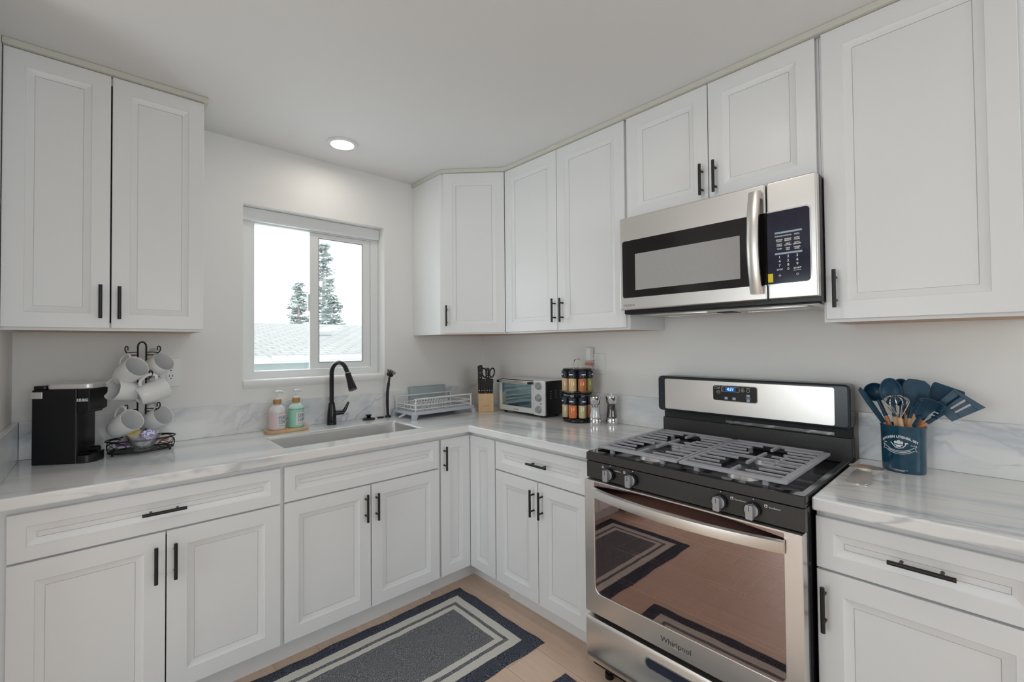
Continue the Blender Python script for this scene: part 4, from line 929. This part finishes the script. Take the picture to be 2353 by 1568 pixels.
# oven door
bm = NB(); D0, D1 = -.6735, -.7175
ringprism(bm, rrect(.003, RW-.003, .290, .811, .004, 7), rrect(.050, RW-.050, .372, .806, .030, 7, rs=(.030, .030, .004, .004)), 'y', D0, D1); od = OB('oven_door', bm, M['steel'], rg, bev=.003)
bm = NB(); prism(bm, rrect(.048, RW-.048, .370, .808, .030, 7, rs=(.030, .030, .004, .004)), 'y', D1+.006, D1+.003); OB('oven_window', bm, M['oven_glass'], od)
bm = NB(); box(bm, .051, RW-.051, D0-.001, D1+.0075, .755, .805); OB('door_top', bm, M['gloss_black'], od)
bm = NB(); n = 28; rows = []
for i in range(n+1):
    t_ = i/n; x = .045+(RW-.09)*t_; bow = .004+.046*(1-(2*t_-1)**2)
    rows.append([bm.verts.new((x, D1-y, z)) for y, z in ((bow, .748), (bow+.011, .752), (bow+.013, .768), (bow+.011, .784), (bow, .788))])
for a, b in zip(rows, rows[1:]):
    for i in range(5): quad(bm, (a[i], a[(i+1)%5], b[(i+1)%5], b[i]))
quad(bm, rows[0]); quad(bm, rows[-1][::-1])
OB('handle', bm, M['steel_h'], od, ang=50)
text('lettering', 'Whirlpool', .026, M['ink'], od, (RW/2, D1-.0006, .327))
bm = NB(); tube(bm, [(RW/2+.008+.022*math.cos(a), D1-.0006, .327+.013*math.sin(a)) for a in [-.3-2.2*i/14 for i in range(15)]], .0009, 5); OB('swoosh', bm, M['alu'], od)
# control panel with knobs
bm = NB(); prism(bm, [(-.673, .8125), (-.6975, .814), (-.6985, .880), (-.673, .8815)], 'x', .001, RW-.001); cpn = OB('control_panel', bm, M['dark_enamel'], rg, bev=.002)
def knob_bm(x, z):
    bm = NB(); cyl(bm, (x, -.6985, z), (x, -.716, z), .0235, .0230, seg=32); return bm
for x, lab, cor in ((.114, 'PowerBurner', -1), (.212, '', 0), (.528, 'PowerBurner', 1), (.624, 'AccuSimmer', 1)):
    z = .847; o = OB('knob', knob_bm(x, z), M['gloss_black'], cpn, bev=.0015)
    bm = NB(); cyl(bm, (x, -.7162, z), (x, -.722, z), .0205, .0195, seg=32); prism(bm, rrect(x-.0105, x+.0105, z-.0235, z+.0195, .004, 3), 'y', -.7222, -.738); OB('grip', bm, M['knob'], o, bev=.002)
    bm = NB(); box(bm, x-.0008, x+.0008, -.7386, -.738, z+.002, z+.018); OB('pointer', bm, M['ink'], o)
    bm = NB(); cyl(bm, (x, -.6986, z+.030), (x, -.6992, z+.030), .0017, seg=8)
    if lab:
        s = .0042; cx_ = x+.034 if cor > 0 else x+.062
        ringprism(bm, rrect(cx_-s, cx_+s, z+.018-s, z+.018+s, .0015, 2), rrect(cx_-s+.0012, cx_+s-.0012, z+.018-s+.0012, z+.018+s-.0012, .0006, 2), 'y', -.6984, -.6990); box(bm, cx_, cx_+s*.6, -.699, -.6984, z+.018, z+.018+s*.6)
        if cor < 0: ringprism(bm, rrect(x-.034-s, x-.034+s, z+.020-s, z+.020+s, .0015, 2), rrect(x-.034-s+.0012, x-.034+s-.0012, z+.020-s+.0012, z+.020+s-.0012, .0006, 2), 'y', -.6984, -.6990)
    OB('burner_mark', bm, M['white'], cpn)
    if lab: text('lettering', lab, .0062, M['white'], cpn, (x+.042 if cor > 0 else x+.030, -.6992, z+.016), align='LEFT' if cor > 0 else 'CENTER')
# cooktop: pan with raised rim
bm = NB(); box(bm, 0, RW, -.6985, -.045, .882, .893)
ringprism(bm, rrect(0, RW, -.6985, -.045, .010, 4), rrect(.020, RW-.020, -.660, -.055, .02, 4), 'z', .8932, .916); ct = OB('cooktop', bm, M['gloss_black'], rg, bev=.003)
bm = NB(); box(bm, .001, RW-.001, -.7000, -.6990, .884, .914); OB('front_lip', bm, M['dark_enamel'], ct, bev=.0004)
GX = [(.035, .368), (.372, .705)]; GY = (-.668, -.150)
burn = [((g[0]+g[1])/2, y) for g in GX for y in (-.535, -.285)]
for x, y in burn:
    bm = NB(); lathe(bm, [(0, .893), (.050, .893), (.046, .902), (.040, .912), (0, .912)], 28, (x, y, 0)); bh = OB('burner', bm, M['alu'], rg)
    bm = NB(); lathe(bm, [(0, .9122), (.036, .9122), (.037, .918), (.033, .922), (0, .923)], 28, (x, y, 0)); OB('burner_cap', bm, M['blackplastic'], bh)
def grate(g, flip):
    x0, x1 = g; bm = NB(); zt_, zb_ = .941, .930; bw = .0100
    def bx(a, b, c, d, z0=zb_, z1=zt_): box(bm, min(a, b), max(a, b), min(c, d), max(c, d), z0, z1)
    # wide outer rails, front one widest
    prism(bm, rrect(x0, x1, GY[0], GY[0]+.030, .008, 3), 'z', zb_, zt_-.001); bx(x0, x1, GY[1]-.016, GY[1])
    ow = .022; bx((x0 if not flip else x1), (x0+ow if not flip else x1-ow), GY[0]+.028, GY[1]); bx((x1-.011 if not flip else x0), (x1 if not flip else x0+.011), GY[0]+.028, GY[1])
    o0, o1 = (x0+ow, x1-.011) if not flip else (x1-ow, x0+.011); s = 1 if not flip else -1
    cx = (x0+x1)/2; sp = cx-s*.072 if flip else cx+s*.072
    ym = .5*(GY[0]+GY[1])
    bx(x0+.01, x1-.01, ym-.008, ym+.004)
    bx(sp-.005, sp+.005, ym-.085, ym+.085)
    for by in (-.535, -.285):
        for dy, l0, l1 in ((-.074, .112, .112), (-.025, .088, .086), (.025, .090, .086), (.074, .112, .112)):
            y = by+dy
            bx(o0, o0+s*l0, y-bw/2, y+bw/2, zt_-.008, zt_); bx(o1, o1-s*l1, y-bw/2, y+bw/2, zt_-.008, zt_)
        bx(cx-.005, cx+.005, by-.125+.010, by-.030); bx(cx-.005, cx+.005, by+.030, by+.118)
    for x in (x0+.06, x1-.06):
        for y in (GY[0]+.014, GY[1]-.012): box(bm, x-.008, x+.008, y-.007, y+.007, .916 if y < -.66 else .8935, zb_)
    return bm
for g, f in ((GX[0], False), (GX[1], True)): OB('grate', grate(g, f), M['iron'], rg, bev=.002, seg=2)
# backguard
bm = NB(); box(bm, 0.002, RW-.002, -.080, -.032, .893, .988); lowb = OB('backguard_base', bm, M['dark_enamel'], rg, bev=.004)
bm = NB(); box(bm, .006, RW-.006, -.070, -.032, .9882, 1.025); bx_ = OB('vent_gap', bm, M['slot'], rg)
bm = NB(); box(bm, .30, .70, -.0745, -.0703, .992, 1.004); OB('vent_trim', bm, M['chrome'], bx_)
bm = NB(); prism(bm, rrect(-.002, RW+.002, 1.0255, 1.193, .018, 5), 'y', -.120, -.032); bgd = OB('backguard', bm, mat('slate_enamel', (.028, .033, .042), .22), rg, bev=.010, seg=4)
bm = NB(); prism(bm, rrect(.036, RW-.046, 1.036, 1.180, .008, 4), 'y', -.1190, -.1215); OB('fascia', bm, M['steel_h'], bgd, bev=.0008)
BP = -.1216
bm = NB(); ringprism(bm, rrect(.264, .450, 1.094, 1.166, .011, 5), rrect(.267, .447, 1.097, 1.163, .009, 5), 'y', BP+.001, BP-.002); OB('display_bezel', bm, M['chrome'], bgd)
bm = NB(); prism(bm, rrect(.2665, .4475, 1.0965, 1.1635, .009, 5), 'y', BP+.001, BP-.001); dp = OB('display_panel', bm, mat('display_black', (.018, .017, .018), .2), bgd)
BQ = BP-.0012
bm = NB(); prism(bm, rrect(.318, .362, 1.139, 1.156, .002, 2), 'y', BQ+.0005, BQ-.0002); OB('clock_window', bm, M['ledbg'], dp)
text('clock_digits', '4:31', .017, M['led'], dp, (.340, BQ-.0004, 1.1475), ext=.0001, sh=.12, bold=.0003)
bm = NB()
def rr_line(x0, x1, z0, z1, r, wd=.0007): ringprism(bm, rrect(x0, x1, z0, z1, r, 3), rrect(x0+wd, x1-wd, z0+wd, z1-wd, max(r-wd, .0002), 3), 'y', BQ+.0003, BQ-.0003)
rr_line(.303, .378, 1.137, 1.158, .003); rr_line(.272, .297, 1.148, 1.160, .003); rr_line(.283, .297, 1.128, 1.139, .003)
for x in (.3905, .4125): rr_line(x-.0065, x+.0065, 1.139, 1.152, .0063)
prism(bm, [(.3885, 1.1425), (.3935, 1.1455), (.3885, 1.1485)], 'y', BQ, BQ-.0003)
OB('panel_lines', bm, M['white'], dp)
bm = NB()
for x0, z0 in ((.316, 1.103), (.349, 1.1025), (.406, 1.119), (.406, 1.0995)): prism(bm, rrect(x0, x0+.013, z0, z0+.011, .002, 3), 'y', BQ+.0003, BQ-.0003)
OB('panel_keys', bm, M['bluegrey'], dp)
for s, x, z, sz in (('Time', .278, 1.1565, .004), ('Clock', .290, 1.1535, .004), ('Timer', .290, 1.1335, .004), ('Bake', .309, 1.152, .004), ('Broil', .309, 1.143, .004), ('Start', .3905, 1.1565, .005), ('Cancel', .4125, 1.1565, .005), ('Temp/Time', .4125, 1.1145, .0045), ('Bake', .3225, 1.1085, .004), ('Broil', .3555, 1.108, .004)):
    text('lettering', s, sz, M['white'], dp, (x, BQ-.0003, z), ext=.0001)

# ------------------------------------------------------------------ utensil crock and utensils
KX, KY = -.128, -.2390*10
KC = Vector((-.128, -2.392, ZT))
ck = thing('utensil_crock', 'glossy navy oval crock lettered KITCHEN UTENSIL SET on the right worktop', 'crock', KC, -1.72)
ca, cb = .058, .046     # half axes: wide across the view, shallow along it
def crprof(k): return 1.0+.035*k
bm = NB(); lathe(bm, [(0, 0), (.95, 0), (.985, .004), (1.0, .012), (1.045, .150), (1.075, .155), (1.075, .158), (1.0, .158), (.965, .012), (0, .010)], 48, sx=ca, sy=cb); OB('pot', bm, M['crock'], ck)
def wrapc(dx_, z0, k=1.0, curve=0.0, off=.0006):
    def f(c):
        x = c.x*k+dx_; z = z0+c.y-curve*x*x
        s = 1.0+.045*(z-.012)/.138; a = x/.052
        return Vector(((ca*s+off+c.z)*math.sin(a), -(cb*s+off+c.z)*math.cos(a), z))
    return f
text('lettering', 'KITCHEN UTENSIL SET', .0112, M['white'], ck, (0,0,0), fn=wrapc(0, .122, .80, 9.0), bold=.0003)
text('lettering', 'Best', .0050, M['white'], ck, (0,0,0), fn=wrapc(-.034, .099)); text('lettering', 'Quality', .0050, M['white'], ck, (0,0,0), fn=wrapc(.034, .096))
bm = NB()
W_ = wrapc(0, -.010, 1, 0)
def pl(pts, r=.0008, closed=False):
    P = [W_(Vector((x, z, .0003))) for x, z in pts]; tube(bm, P, r, 5, closed=closed)
def banner(z, c, x0=-.034, x1=.034, n=14): return [(x0+(x1-x0)*i/n, z+c*(x0+(x1-x0)*i/n)**2) for i in range(n+1)]
pl(banner(.085, 12)); pl(banner(.075, 12)); pl([(-.034, .0989), (-.042, .104), (-.037, .096), (-.042, .087), (-.034, .0889)]); pl([(.034, .0989), (.042, .104), (.037, .096), (.042, .087), (.034, .0889)])
for z in (.0805,): pl(banner(z, 12, -.026, .026), .0012)
pl(banner(.021, 2, -.02, .02), .0006); pl(banner(.018, 2, -.012, .012), .0005)
# chef's hat over crossed tools
pl([(-.009, .104), (-.009, .110), (.009, .110), (.009, .104)], .0014, True)
for x, z, r in ((-.007, .114, .0040), (0, .117, .0046), (.007, .114, .0040), (0, .112, .004)): pl([(x+r*.5*math.cos(2*PI*i/10), z+r*.5*math.sin(2*PI*i/10)) for i in range(10)], r*.5, True)
pl([(-.018, .112), (-.013, .104), (-.008, .097), (0, .094)], .0013); pl([(.018, .113), (.014, .104), (.009, .097), (0, .094)], .0013); pl([(-.005, .101), (.005, .101)], .003); pl([(.014, .112), (.021, .112)], .002)
OB('emblem', bm, M['white'], ck)

def utensil(name, label, cat, p0, p1, L, roll, head, hmat=M['handlewood'], hl=.60, hr=.0062, p0z=.016):
    """handle along local +Z from p0 towards p1; head(bm) in coordinates from the handle end; roll turns the face"""
    o = thing(name, label, cat)
    P1 = Vector(p1); rim = Vector((KC.x+p0[0], KC.y+p0[1], ZT+.156)); k_ = (rim.z-CZ)/(P1.z-rim.z)
    while k_ > .05:
        P0 = rim+(rim-P1)*k_
        if math.hypot((P0.x-KC.x)/(cb*.80), (P0.y-KC.y)/(ca*.80)) <= 1: break
        k_ -= .02
    z = (P1-P0).normalized(); L = (P1-P0).length
    view = Vector((-2.181, -2.624, 1.351))-P1; y = -(view-z*view.dot(z)).normalized(); x = y.cross(z)
    R = Matrix.Identity(4)
    for q in range(3): R[q][0] = x[q]; R[q][1] = y[q]; R[q][2] = z[q]
    R = R @ Matrix.Rotation(roll, 4, 'Z'); o.location = P0; o.rotation_euler = R.to_euler()
    he = (rim-P0).length+hl
    bm = NB(); tube(bm, [(0, 0, 0), (0, 0, .01), (0, 0, he*.5), (0, 0, he)], [hr*.7, hr, hr*1.15, hr], 14); OB('handle', bm, hmat, o)
    head(o, he, L); return o
CZ = ZT+.017
def blade_head(outline, th=.0035, curve=0.0):
    def f(o, he, L):
        bm = NB(); tube(bm, [(0, 0, he), (0, 0, he+.02), (0, .0, he+(L-he)*.42)], [.0066, .006, .005], 12)
        S = L-he; pts = [(x, he+z*S) for x, z in outline]; prism(bm, pts, 'y', -th/2, th/2)
        if curve:
            for v in bm.verts:
                if v.co.z > he+.02: v.co.y += curve*((v.co.x/.03)**2)*-1
        OB('head', bm, M['teal'], o, bev=.0012)
    return f
def bowl_head(r, ry, depth, slots=False):
    def f(o, he, L):
        bm = NB(); n = 28; S = L-he; cz = L-ry
        tube(bm, [(0, 0, he), (0, 0, he+.02), (0, .002, cz-ry*.9)], [.0066, .006, .006], 12)
        rings = []
        for k in range(7):
            a = k/6*PI/2; rings.append([(r*math.cos(a), depth*math.sin(a), ry*math.cos(a))])
        prof = [(1.0, 0.0), (.99, .12), (.90, .45), (.72, .72), (.45, .92), (.2, .99), (0, 1.0)]
        outer = []; inner = []
        for s, d in prof:
            if s == 0: outer.append([bm.verts.new((0, depth*d, cz))]); inner.append([bm.verts.new((0, depth*d-.003, cz))])
            else:
                outer.append([bm.verts.new((r*s*math.cos(2*PI*i/n), depth*d, cz+ry*s*math.sin(2*PI*i/n))) for i in range(n)])
                inner.append([bm.verts.new(((r*s-.0025)*math.cos(2*PI*i/n), max(depth*d-.003, -.0005), cz+(ry*s-.0025)*math.sin(2*PI*i/n))) for i in range(n)])
        for Ls in (outer, inner):
            for a, b in zip(Ls, Ls[1:]):
                for i in range(n):
                    j = (i+1)%n
                    if len(b) == 1: quad(bm, (a[i], a[j], b[0]))
                    else: quad(bm, (a[i], a[j], b[j], b[i]))
        for i in range(n): quad(bm, (outer[0][i], outer[0][(i+1)%n], inner[0][(i+1)%n], inner[0][i]))
        OB('head', bm, M['teal'], o, ang=60)
    return f
def turner_head(wd, slots):
    def f(o, he, L):
        bm = NB(); S = L-he; z0 = he+S*.36
        tube(bm, [(0, 0, he), (0, 0, he+.02), (0, 0, z0+.01)], [.0066, .006, .0055], 12)
        w0, w1 = wd*.36, wd*.5
        if not slots: prism(bm, [(-w0, z0), (w0, z0), (w1, L-.008), (w1-.006, L), (-w1+.002, L-.012), (-w1, L-.02)], 'y', -.002, .002)
        else:
            za, zb = z0+S*.18, z0+S*.50
            def wx(z): return w0+(w1-w0)*(z-z0)/(L-z0)
            prism(bm, [(-w0, z0), (w0, z0), (wx(za), za), (-wx(za), za)], 'y', -.002, .002); prism(bm, [(-wx(zb), zb), (wx(zb), zb), (w1, L), (-w1, L-.014)], 'y', -.002, .002)
            fr = [-1, -.50, -.34, -.08, .08, .34, .50, 1]
            for i in range(0, 8, 2): prism(bm, [(fr[i]*wx(za), za), (fr[i+1]*wx(za), za), (fr[i+1]*wx(zb), zb), (fr[i]*wx(zb), zb)], 'y', -.002, .002)
        OB('head', bm, M['teal'], o, bev=.0008)
    return f
def fork_head(o, he, L):
    bm = NB(); S = L-he; n = 10
    tube(bm, [(0, 0, he), (0, 0, he+.02), (0, 0, he+S*.4)], [.007, .0065, .006], 12, flat=.8)
    rows = []
    for i in range(n+1):
        t_ = i/n; z = he+S*(.3+.7*t_); w_ = .008+.019*math.sin(min(1, t_*1.3)*PI/2); y = .010*math.sin(t_*PI)
        rows.append([bm.verts.new((x, y-.012*(x/.027)**2+d, z)) for d in (0, .0035) for x in ((-w_, -w_*.5, 0, w_*.5, w_) if d == 0 else (w_, w_*.5, 0, -w_*.5, -w_))])
    for a, b in zip(rows, rows[1:]):
        for i in range(10): quad(bm, (a[i], a[(i+1)%10], b[(i+1)%10], b[i]))
    quad(bm, rows[0]); quad(bm, rows[-1][::-1])
    for s in (-1, 1):
        for i in range(5):
            z = he+S*(.52+.11*i); w_ = .026; tube(bm, [(s*w_*.95, -.010, z), (s*(w_+.004), -.024, z+.004), (s*(w_+.002), -.032, z+.006)], [.0042, .0036, .0026], 8)
    OB('head', bm, M['teal'], o, ang=50)
def whisk_head(o, he, L):
    bm = NB(); S = L-he
    for k_ in range(6):
        a = PI*k_/6; u = Vector((math.cos(a), math.sin(a), 0))
        P = [Vector((0, 0, he))-u*.003, Vector((0, 0, he+S*.3))-u*.018, Vector((0, 0, he+S*.68))-u*.033, Vector((0, 0, he+S*.92))-u*.022, Vector((0, 0, he+S)), Vector((0, 0, he+S*.92))+u*.022, Vector((0, 0, he+S*.68))+u*.033, Vector((0, 0, he+S*.3))+u*.018, Vector((0, 0, he))+u*.003]
        tube(bm, spline(P, 4), .0013, 5)
    OB('wires', bm, M['chrome'], o)
def tong_head(o, he, L):
    bm = NB(); S = L-he
    prism(bm, [(-.007, he-.005), (.007, he-.005), (.010, he+S*.5), (.009, he+S*.85), (.004, L), (-.006, L-.006), (-.009, he+S*.6)], 'y', -.003, .003); OB('head', bm, M['teal'], o, bev=.001)
def brush_head(o, he, L):
    bm = NB(); S = L-he; tube(bm, [(0, 0, he), (0, 0, he+S*.4)], [.0062, .006], 12); box(bm, -.017, .017, -.004, .004, he+S*.35, he+S*.62); hd_ = OB('head', bm, M['teal'], o, bev=.002)
    bm = NB()
    for i in range(9):
        for j in (-.002, .002): cyl(bm, (-.0145+i*.0036, j, he+S*.62), (-.016+i*.004, j*1.8, L), .0016, .0012, 6)
    OB('bristles', bm, M['teal'], hd_)
Kp = lambda dx_, dy_: (dx_, dy_)      # where the handle crosses the rim, from the crock's centre
utensil('spreading_spatula', 'slim teal spatula leaning far left out of the crock', 'utensil', Kp(-.006, .047), (-.135, -2.276, 1.186), 0, .5, tong_head, M['orangewood'], 0.004)
utensil('ladle', 'dark teal ladle with a round bowl leaning left behind the slim spatula', 'utensil', Kp(.006, .036), (-.105, -2.306, 1.202), 0, .15, bowl_head(.033, .033, .026), M['orangewood'], 0.028)
utensil('serving_spoon', 'deep teal serving spoon standing tall at the centre left of the crock', 'utensil', Kp(-.010, .016), (-.150, -2.361, 1.226), 0, .1, bowl_head(.031, .048, .012), M['handlewood'], 0.03)
utensil('slotted_spoon', 'dark teal spoon half hidden behind the tall serving spoon', 'utensil', Kp(.012, .004), (-.100, -2.386, 1.222), 0, -.2, bowl_head(.032, .048, .010), M['handlewood'], 0.02)
utensil('spoonula', 'broad teal spoon-shaped scraper standing at the centre right of the crock', 'utensil', Kp(.004, -.012), (-.118, -2.432, 1.222), 0, 0, blade_head([(-.010, .06), (.010, .06), (.020, .26), (.034, .55), (.036, .74), (.032, .90), (.018, .985), (0, 1.0), (-.024, .98), (-.034, .88), (-.036, .72), (-.033, .52), (-.020, .26)], .005, .004), M['handlewood'], 0.026)
utensil('whisk', 'small steel wire whisk with wooden handle at the front of the crock', 'utensil', Kp(-.032, .0), (-.172, -2.378, 1.170), 0, 0, whisk_head, M['handlewood'], 0.03)
utensil('solid_turner', 'dark teal solid turner leaning right behind the slotted one', 'utensil', Kp(.016, -.032), (-.085, -2.510, 1.204), 0, .1, turner_head(.082, False), M['orangewood'], 0.026)
utensil('slotted_turner', 'dark teal slotted turner leaning furthest right out of the crock', 'utensil', Kp(.0, -.044), (-.125, -2.556, 1.176), 0, -.1, turner_head(.088, True), M['orangewood'], 0.022)
utensil('pasta_fork', 'teal pasta fork with curled teeth in front of the turners', 'utensil', Kp(-.026, -.028), (-.186, -2.466, 1.164), 0, .35, fork_head, M['orangewood'], 0.004)
utensil('basting_brush', 'teal brush with wooden handle between the scraper and the pasta fork', 'utensil', Kp(-.014, -.022), (-.150, -2.446, 1.172), 0, .2, brush_head, M['handlewood'], 0.05)
utensil('wooden_utensil_handle', 'plain pale wooden utensil handle standing at the very back of the crock', 'utensil', Kp(.028, .0), (-.085, -2.398, 1.216), 0, 0, lambda o, he, L: None, M['handlewood'], .148, .0085)

# steel spoon rest
sp = thing('spoon_rest', 'small stainless steel dish with a bent square tab in front of the crock', 'spoon rest', (-.285, -2.318, ZT), -1.60)
bm = NB(); lathe(bm, [(0, .004), (.018, .004), (.030, .012), (.043, .028), (.0435, .0288), (.042, .0288), (.029, .0138), (.017, .0058), (0, .0058)], 36, sx=1.12, sy=.80); OB('dish', bm, M['steel'], sp, ang=60)
bm = NB(); rows = []
for i in range(9):
    t_ = i/8; y = -.026-.112*t_; z = .0245-.0238*t_**1.5; w_ = .016+.012*math.sin(min(1, t_*1.25)*PI/2)-(.009 if i == 8 else 0)
    rows.append([bm.verts.new((x, y, z+d)) for x, d in ((-w_, 0), (w_, 0), (w_, .0014), (-w_, .0014))])
for a, b in zip(rows, rows[1:]):
    for i in range(4): quad(bm, (a[i], a[(i+1)%4], b[(i+1)%4], b[i]))
quad(bm, rows[0]); quad(bm, rows[-1][::-1]); OB('tab', bm, M['steel'], sp, ang=60)

# ------------------------------------------------------------------ rugs
def rug(name, label, cx, cy, hx, hy):
    bm = NB(); nx, ny = int(hx*2/.012), int(hy*2/.012); g = {}
    for i in range(nx+1):
        for j in range(ny+1):
            x = -hx+2*hx*i/nx; y = -hy+2*hy*j/ny; e = min(hx-abs(x), hy-abs(y))
            z = .0095*min(1, math.sqrt(max(e, 0)/.010)) if e > 0 else .0006
            wx_ = .0035*math.sin(y*17+cx*9)+.002*math.sin(y*41); wy_ = .0035*math.sin(x*15+cy*7)+.002*math.sin(x*37)
            g[i, j] = bm.verts.new((x+wx_*max(0, 1-e/.3), y+wy_*max(0, 1-e/.3), z+.0008*math.sin(x*31)*math.sin(y*27)))
    for i in range(nx):
        for j in range(ny): bm.faces.new((g[i, j], g[i+1, j], g[i+1, j+1], g[i, j+1]))
    bd = [g[i, 0] for i in range(nx+1)]+[g[nx, j] for j in range(1, ny+1)]+[g[i, ny] for i in range(nx-1, -1, -1)]+[g[0, j] for j in range(ny-1, 0, -1)]
    low = [bm.verts.new((v.co.x, v.co.y, 0.0002)) for v in bd]; n = len(bd)
    for i in range(n): quad(bm, (bd[i], low[i], low[(i+1)%n], bd[(i+1)%n]))
    o = OB(name, bm, rug_mat(name+'_pile', hx, hy), ang=80); o.location = (cx, cy, 0); tag(o, label, 'rug', 'matching bordered kitchen rugs'); return o
rug('kitchen_rug', 'charcoal rug with cream border stripes along the sink cabinets', -.668-.766, -.8985, .766, .3165)
rug('kitchen_rug', 'second charcoal bordered rug in front of the range, cut off by the bottom edge', -.742-.332, -1.398-.50, .332, .50)

# ------------------------------------------------------------------ ceiling downlights
def downlight(x, y, label, power, col=(1, .92, .82)):
    d = thing('downlight', label, 'ceiling light', (x, y, ZC))
    bm = NB(); lathe(bm, [(.058, -.0002), (.080, -.0002), (.079, -.006), (.060, -.008), (.058, -.004)], 40); OB('trim_ring', bm, M['ceramic'], d)
    bm = NB(); lathe(bm, [(.0585, -.0012), (0, -.0012)], 40); OB('diffuser', bm, M['lampglow'], d)
    a = area('downlight_beam', (x, y, ZC-.009), (0, 0, 0), .11, .11, power, col, 'DISK', math.radians(172)); return d
downlight(-1.216, -.297, 'round recessed ceiling light above the window and sink', 0.9)
downlight(-1.17, -1.88, 'round recessed ceiling light nearest the camera, over the middle of the floor', 1.5)
downlight(-1.17, -3.3, 'unseen ceiling light added for room light behind the camera near the right wall', .2)  # unseen lamp, added as a source of room light
downlight(-3.3, -2.3, 'unseen cool ceiling light added over the living room side', 1.5, (.9, .96, 1))  # unseen lamp, added with a cool tint to balance the light

# ------------------------------------------------------------------ outside the window: neighbour house and trees
nh = thing('neighbor_house', 'pale neighbouring house with a grey shingle roof seen through the window', 'house', (2.5, 6.0, 0))
ey, ez, ry_, rz_ = 0.0, 1.165, 6.0, 2.064
bm = NB(); sl = math.atan2(rz_-ez, ry_-ey); ln = math.hypot(rz_-ez, ry_-ey); prism(bm, [(-8, 0), (12, 0), (12, ln), (-8, ln)], 'z', -.06, 0)
bm.transform(Matrix.Identity(4)); ro = OB('roof', bm, M['roof'], nh); ro.location = (0, ey, ez); ro.rotation_euler = (sl, 0, 0)
bm = NB(); box(bm, -8, 12, ey-.03, ey+.02, ez-.11, ez+.0); OB('fascia', bm, M['fascia'], nh)
bm = NB(); box(bm, .1-2.5, 3.0, ey-.13, ey-.031, ez-.06, ez+.02); OB('gutter', bm, M['fascia'], nh)
bm = NB(); box(bm, -7.8, 11.8, ey+.35, ry_+4, -3, ez-.07); OB('wall', bm, M['stucco'], nh)
bm = NB(); box(bm, -.4, .05, -.2, .2, 0, .12); sv = OB('roof_vent', bm, M['fascia'], nh, bev=.02); sv.location = (-.15, 3.35, ez+.50); sv.rotation_euler = (sl, 0, 0)
def tree(name, label, x, y, z0, z1, rad, seed, sparse=1.0):
    rn = random.Random(seed); t = thing(name, label, 'tree', (x, y, z0-5)); h = z1-z0+5
    bm = NB(); tube(bm, [(0, 0, 0), (.05, 0, h*.5), (0, 0, h)], [.22, .14, .03], 8); OB('trunk', bm, M['bark'], t)
    bm = NB(); z = 3.8
    while z < h-.1:
        k_ = (h-z)/(h-3.8); R = rad*(.18+.82*k_**.75)*(.8+.4*rn.random()); nb = rn.randint(4, 6)
        for b in range(nb):
            a = rn.random()*2*PI; d = Vector((math.cos(a), math.sin(a), 0)); e = d*R+Vector((0, 0, .18*R-.05)); tube(bm, [(0, 0, z), Vector((0, 0, z))+e*.6, Vector((0, 0, z))+e], [.03, .02, .01], 4)
            for q in range(int(9*sparse)):
                s = .25+.8*rn.random(); c = Vector((0, 0, z))+e*s+Vector((rn.uniform(-.16, .16), rn.uniform(-.16, .16), rn.uniform(-.1, .1))); u = .10+.10*rn.random()
                vs = [bm.verts.new(c+Vector((rn.uniform(-1, 1)*u*1.4, rn.uniform(-1, 1)*u*1.4, rn.uniform(-.55, .55)*u))) for _ in range(4)]
                for f in ((0, 1, 2), (0, 2, 3), (0, 3, 1), (1, 3, 2)): bm.faces.new([vs[i] for i in f])
        z += .20+.12*rn.random()
    OB('foliage', bm, M['foliage'], t, flat=True)
tree('conifer', 'tall slim conifer rising behind the neighbouring roof, right pane', 8.05, 25, 2.2, 7.75, 1.15, 3)
tree('conifer', 'lower bushy conifer in front of the tall slim one, right pane', 8.0, 23.5, 2.0, 4.3, 1.0, 5, 1.6)
tree('conifer', 'bushy conifer low beside the sash bar, left pane', 6.6, 25, 2.2, 5.2, 1.0, 9, 1.1)
tree('conifer', 'small treetop at the far left edge of the left pane', 4.15, 27, 2.2, 3.45, .55, 12, 1.2)
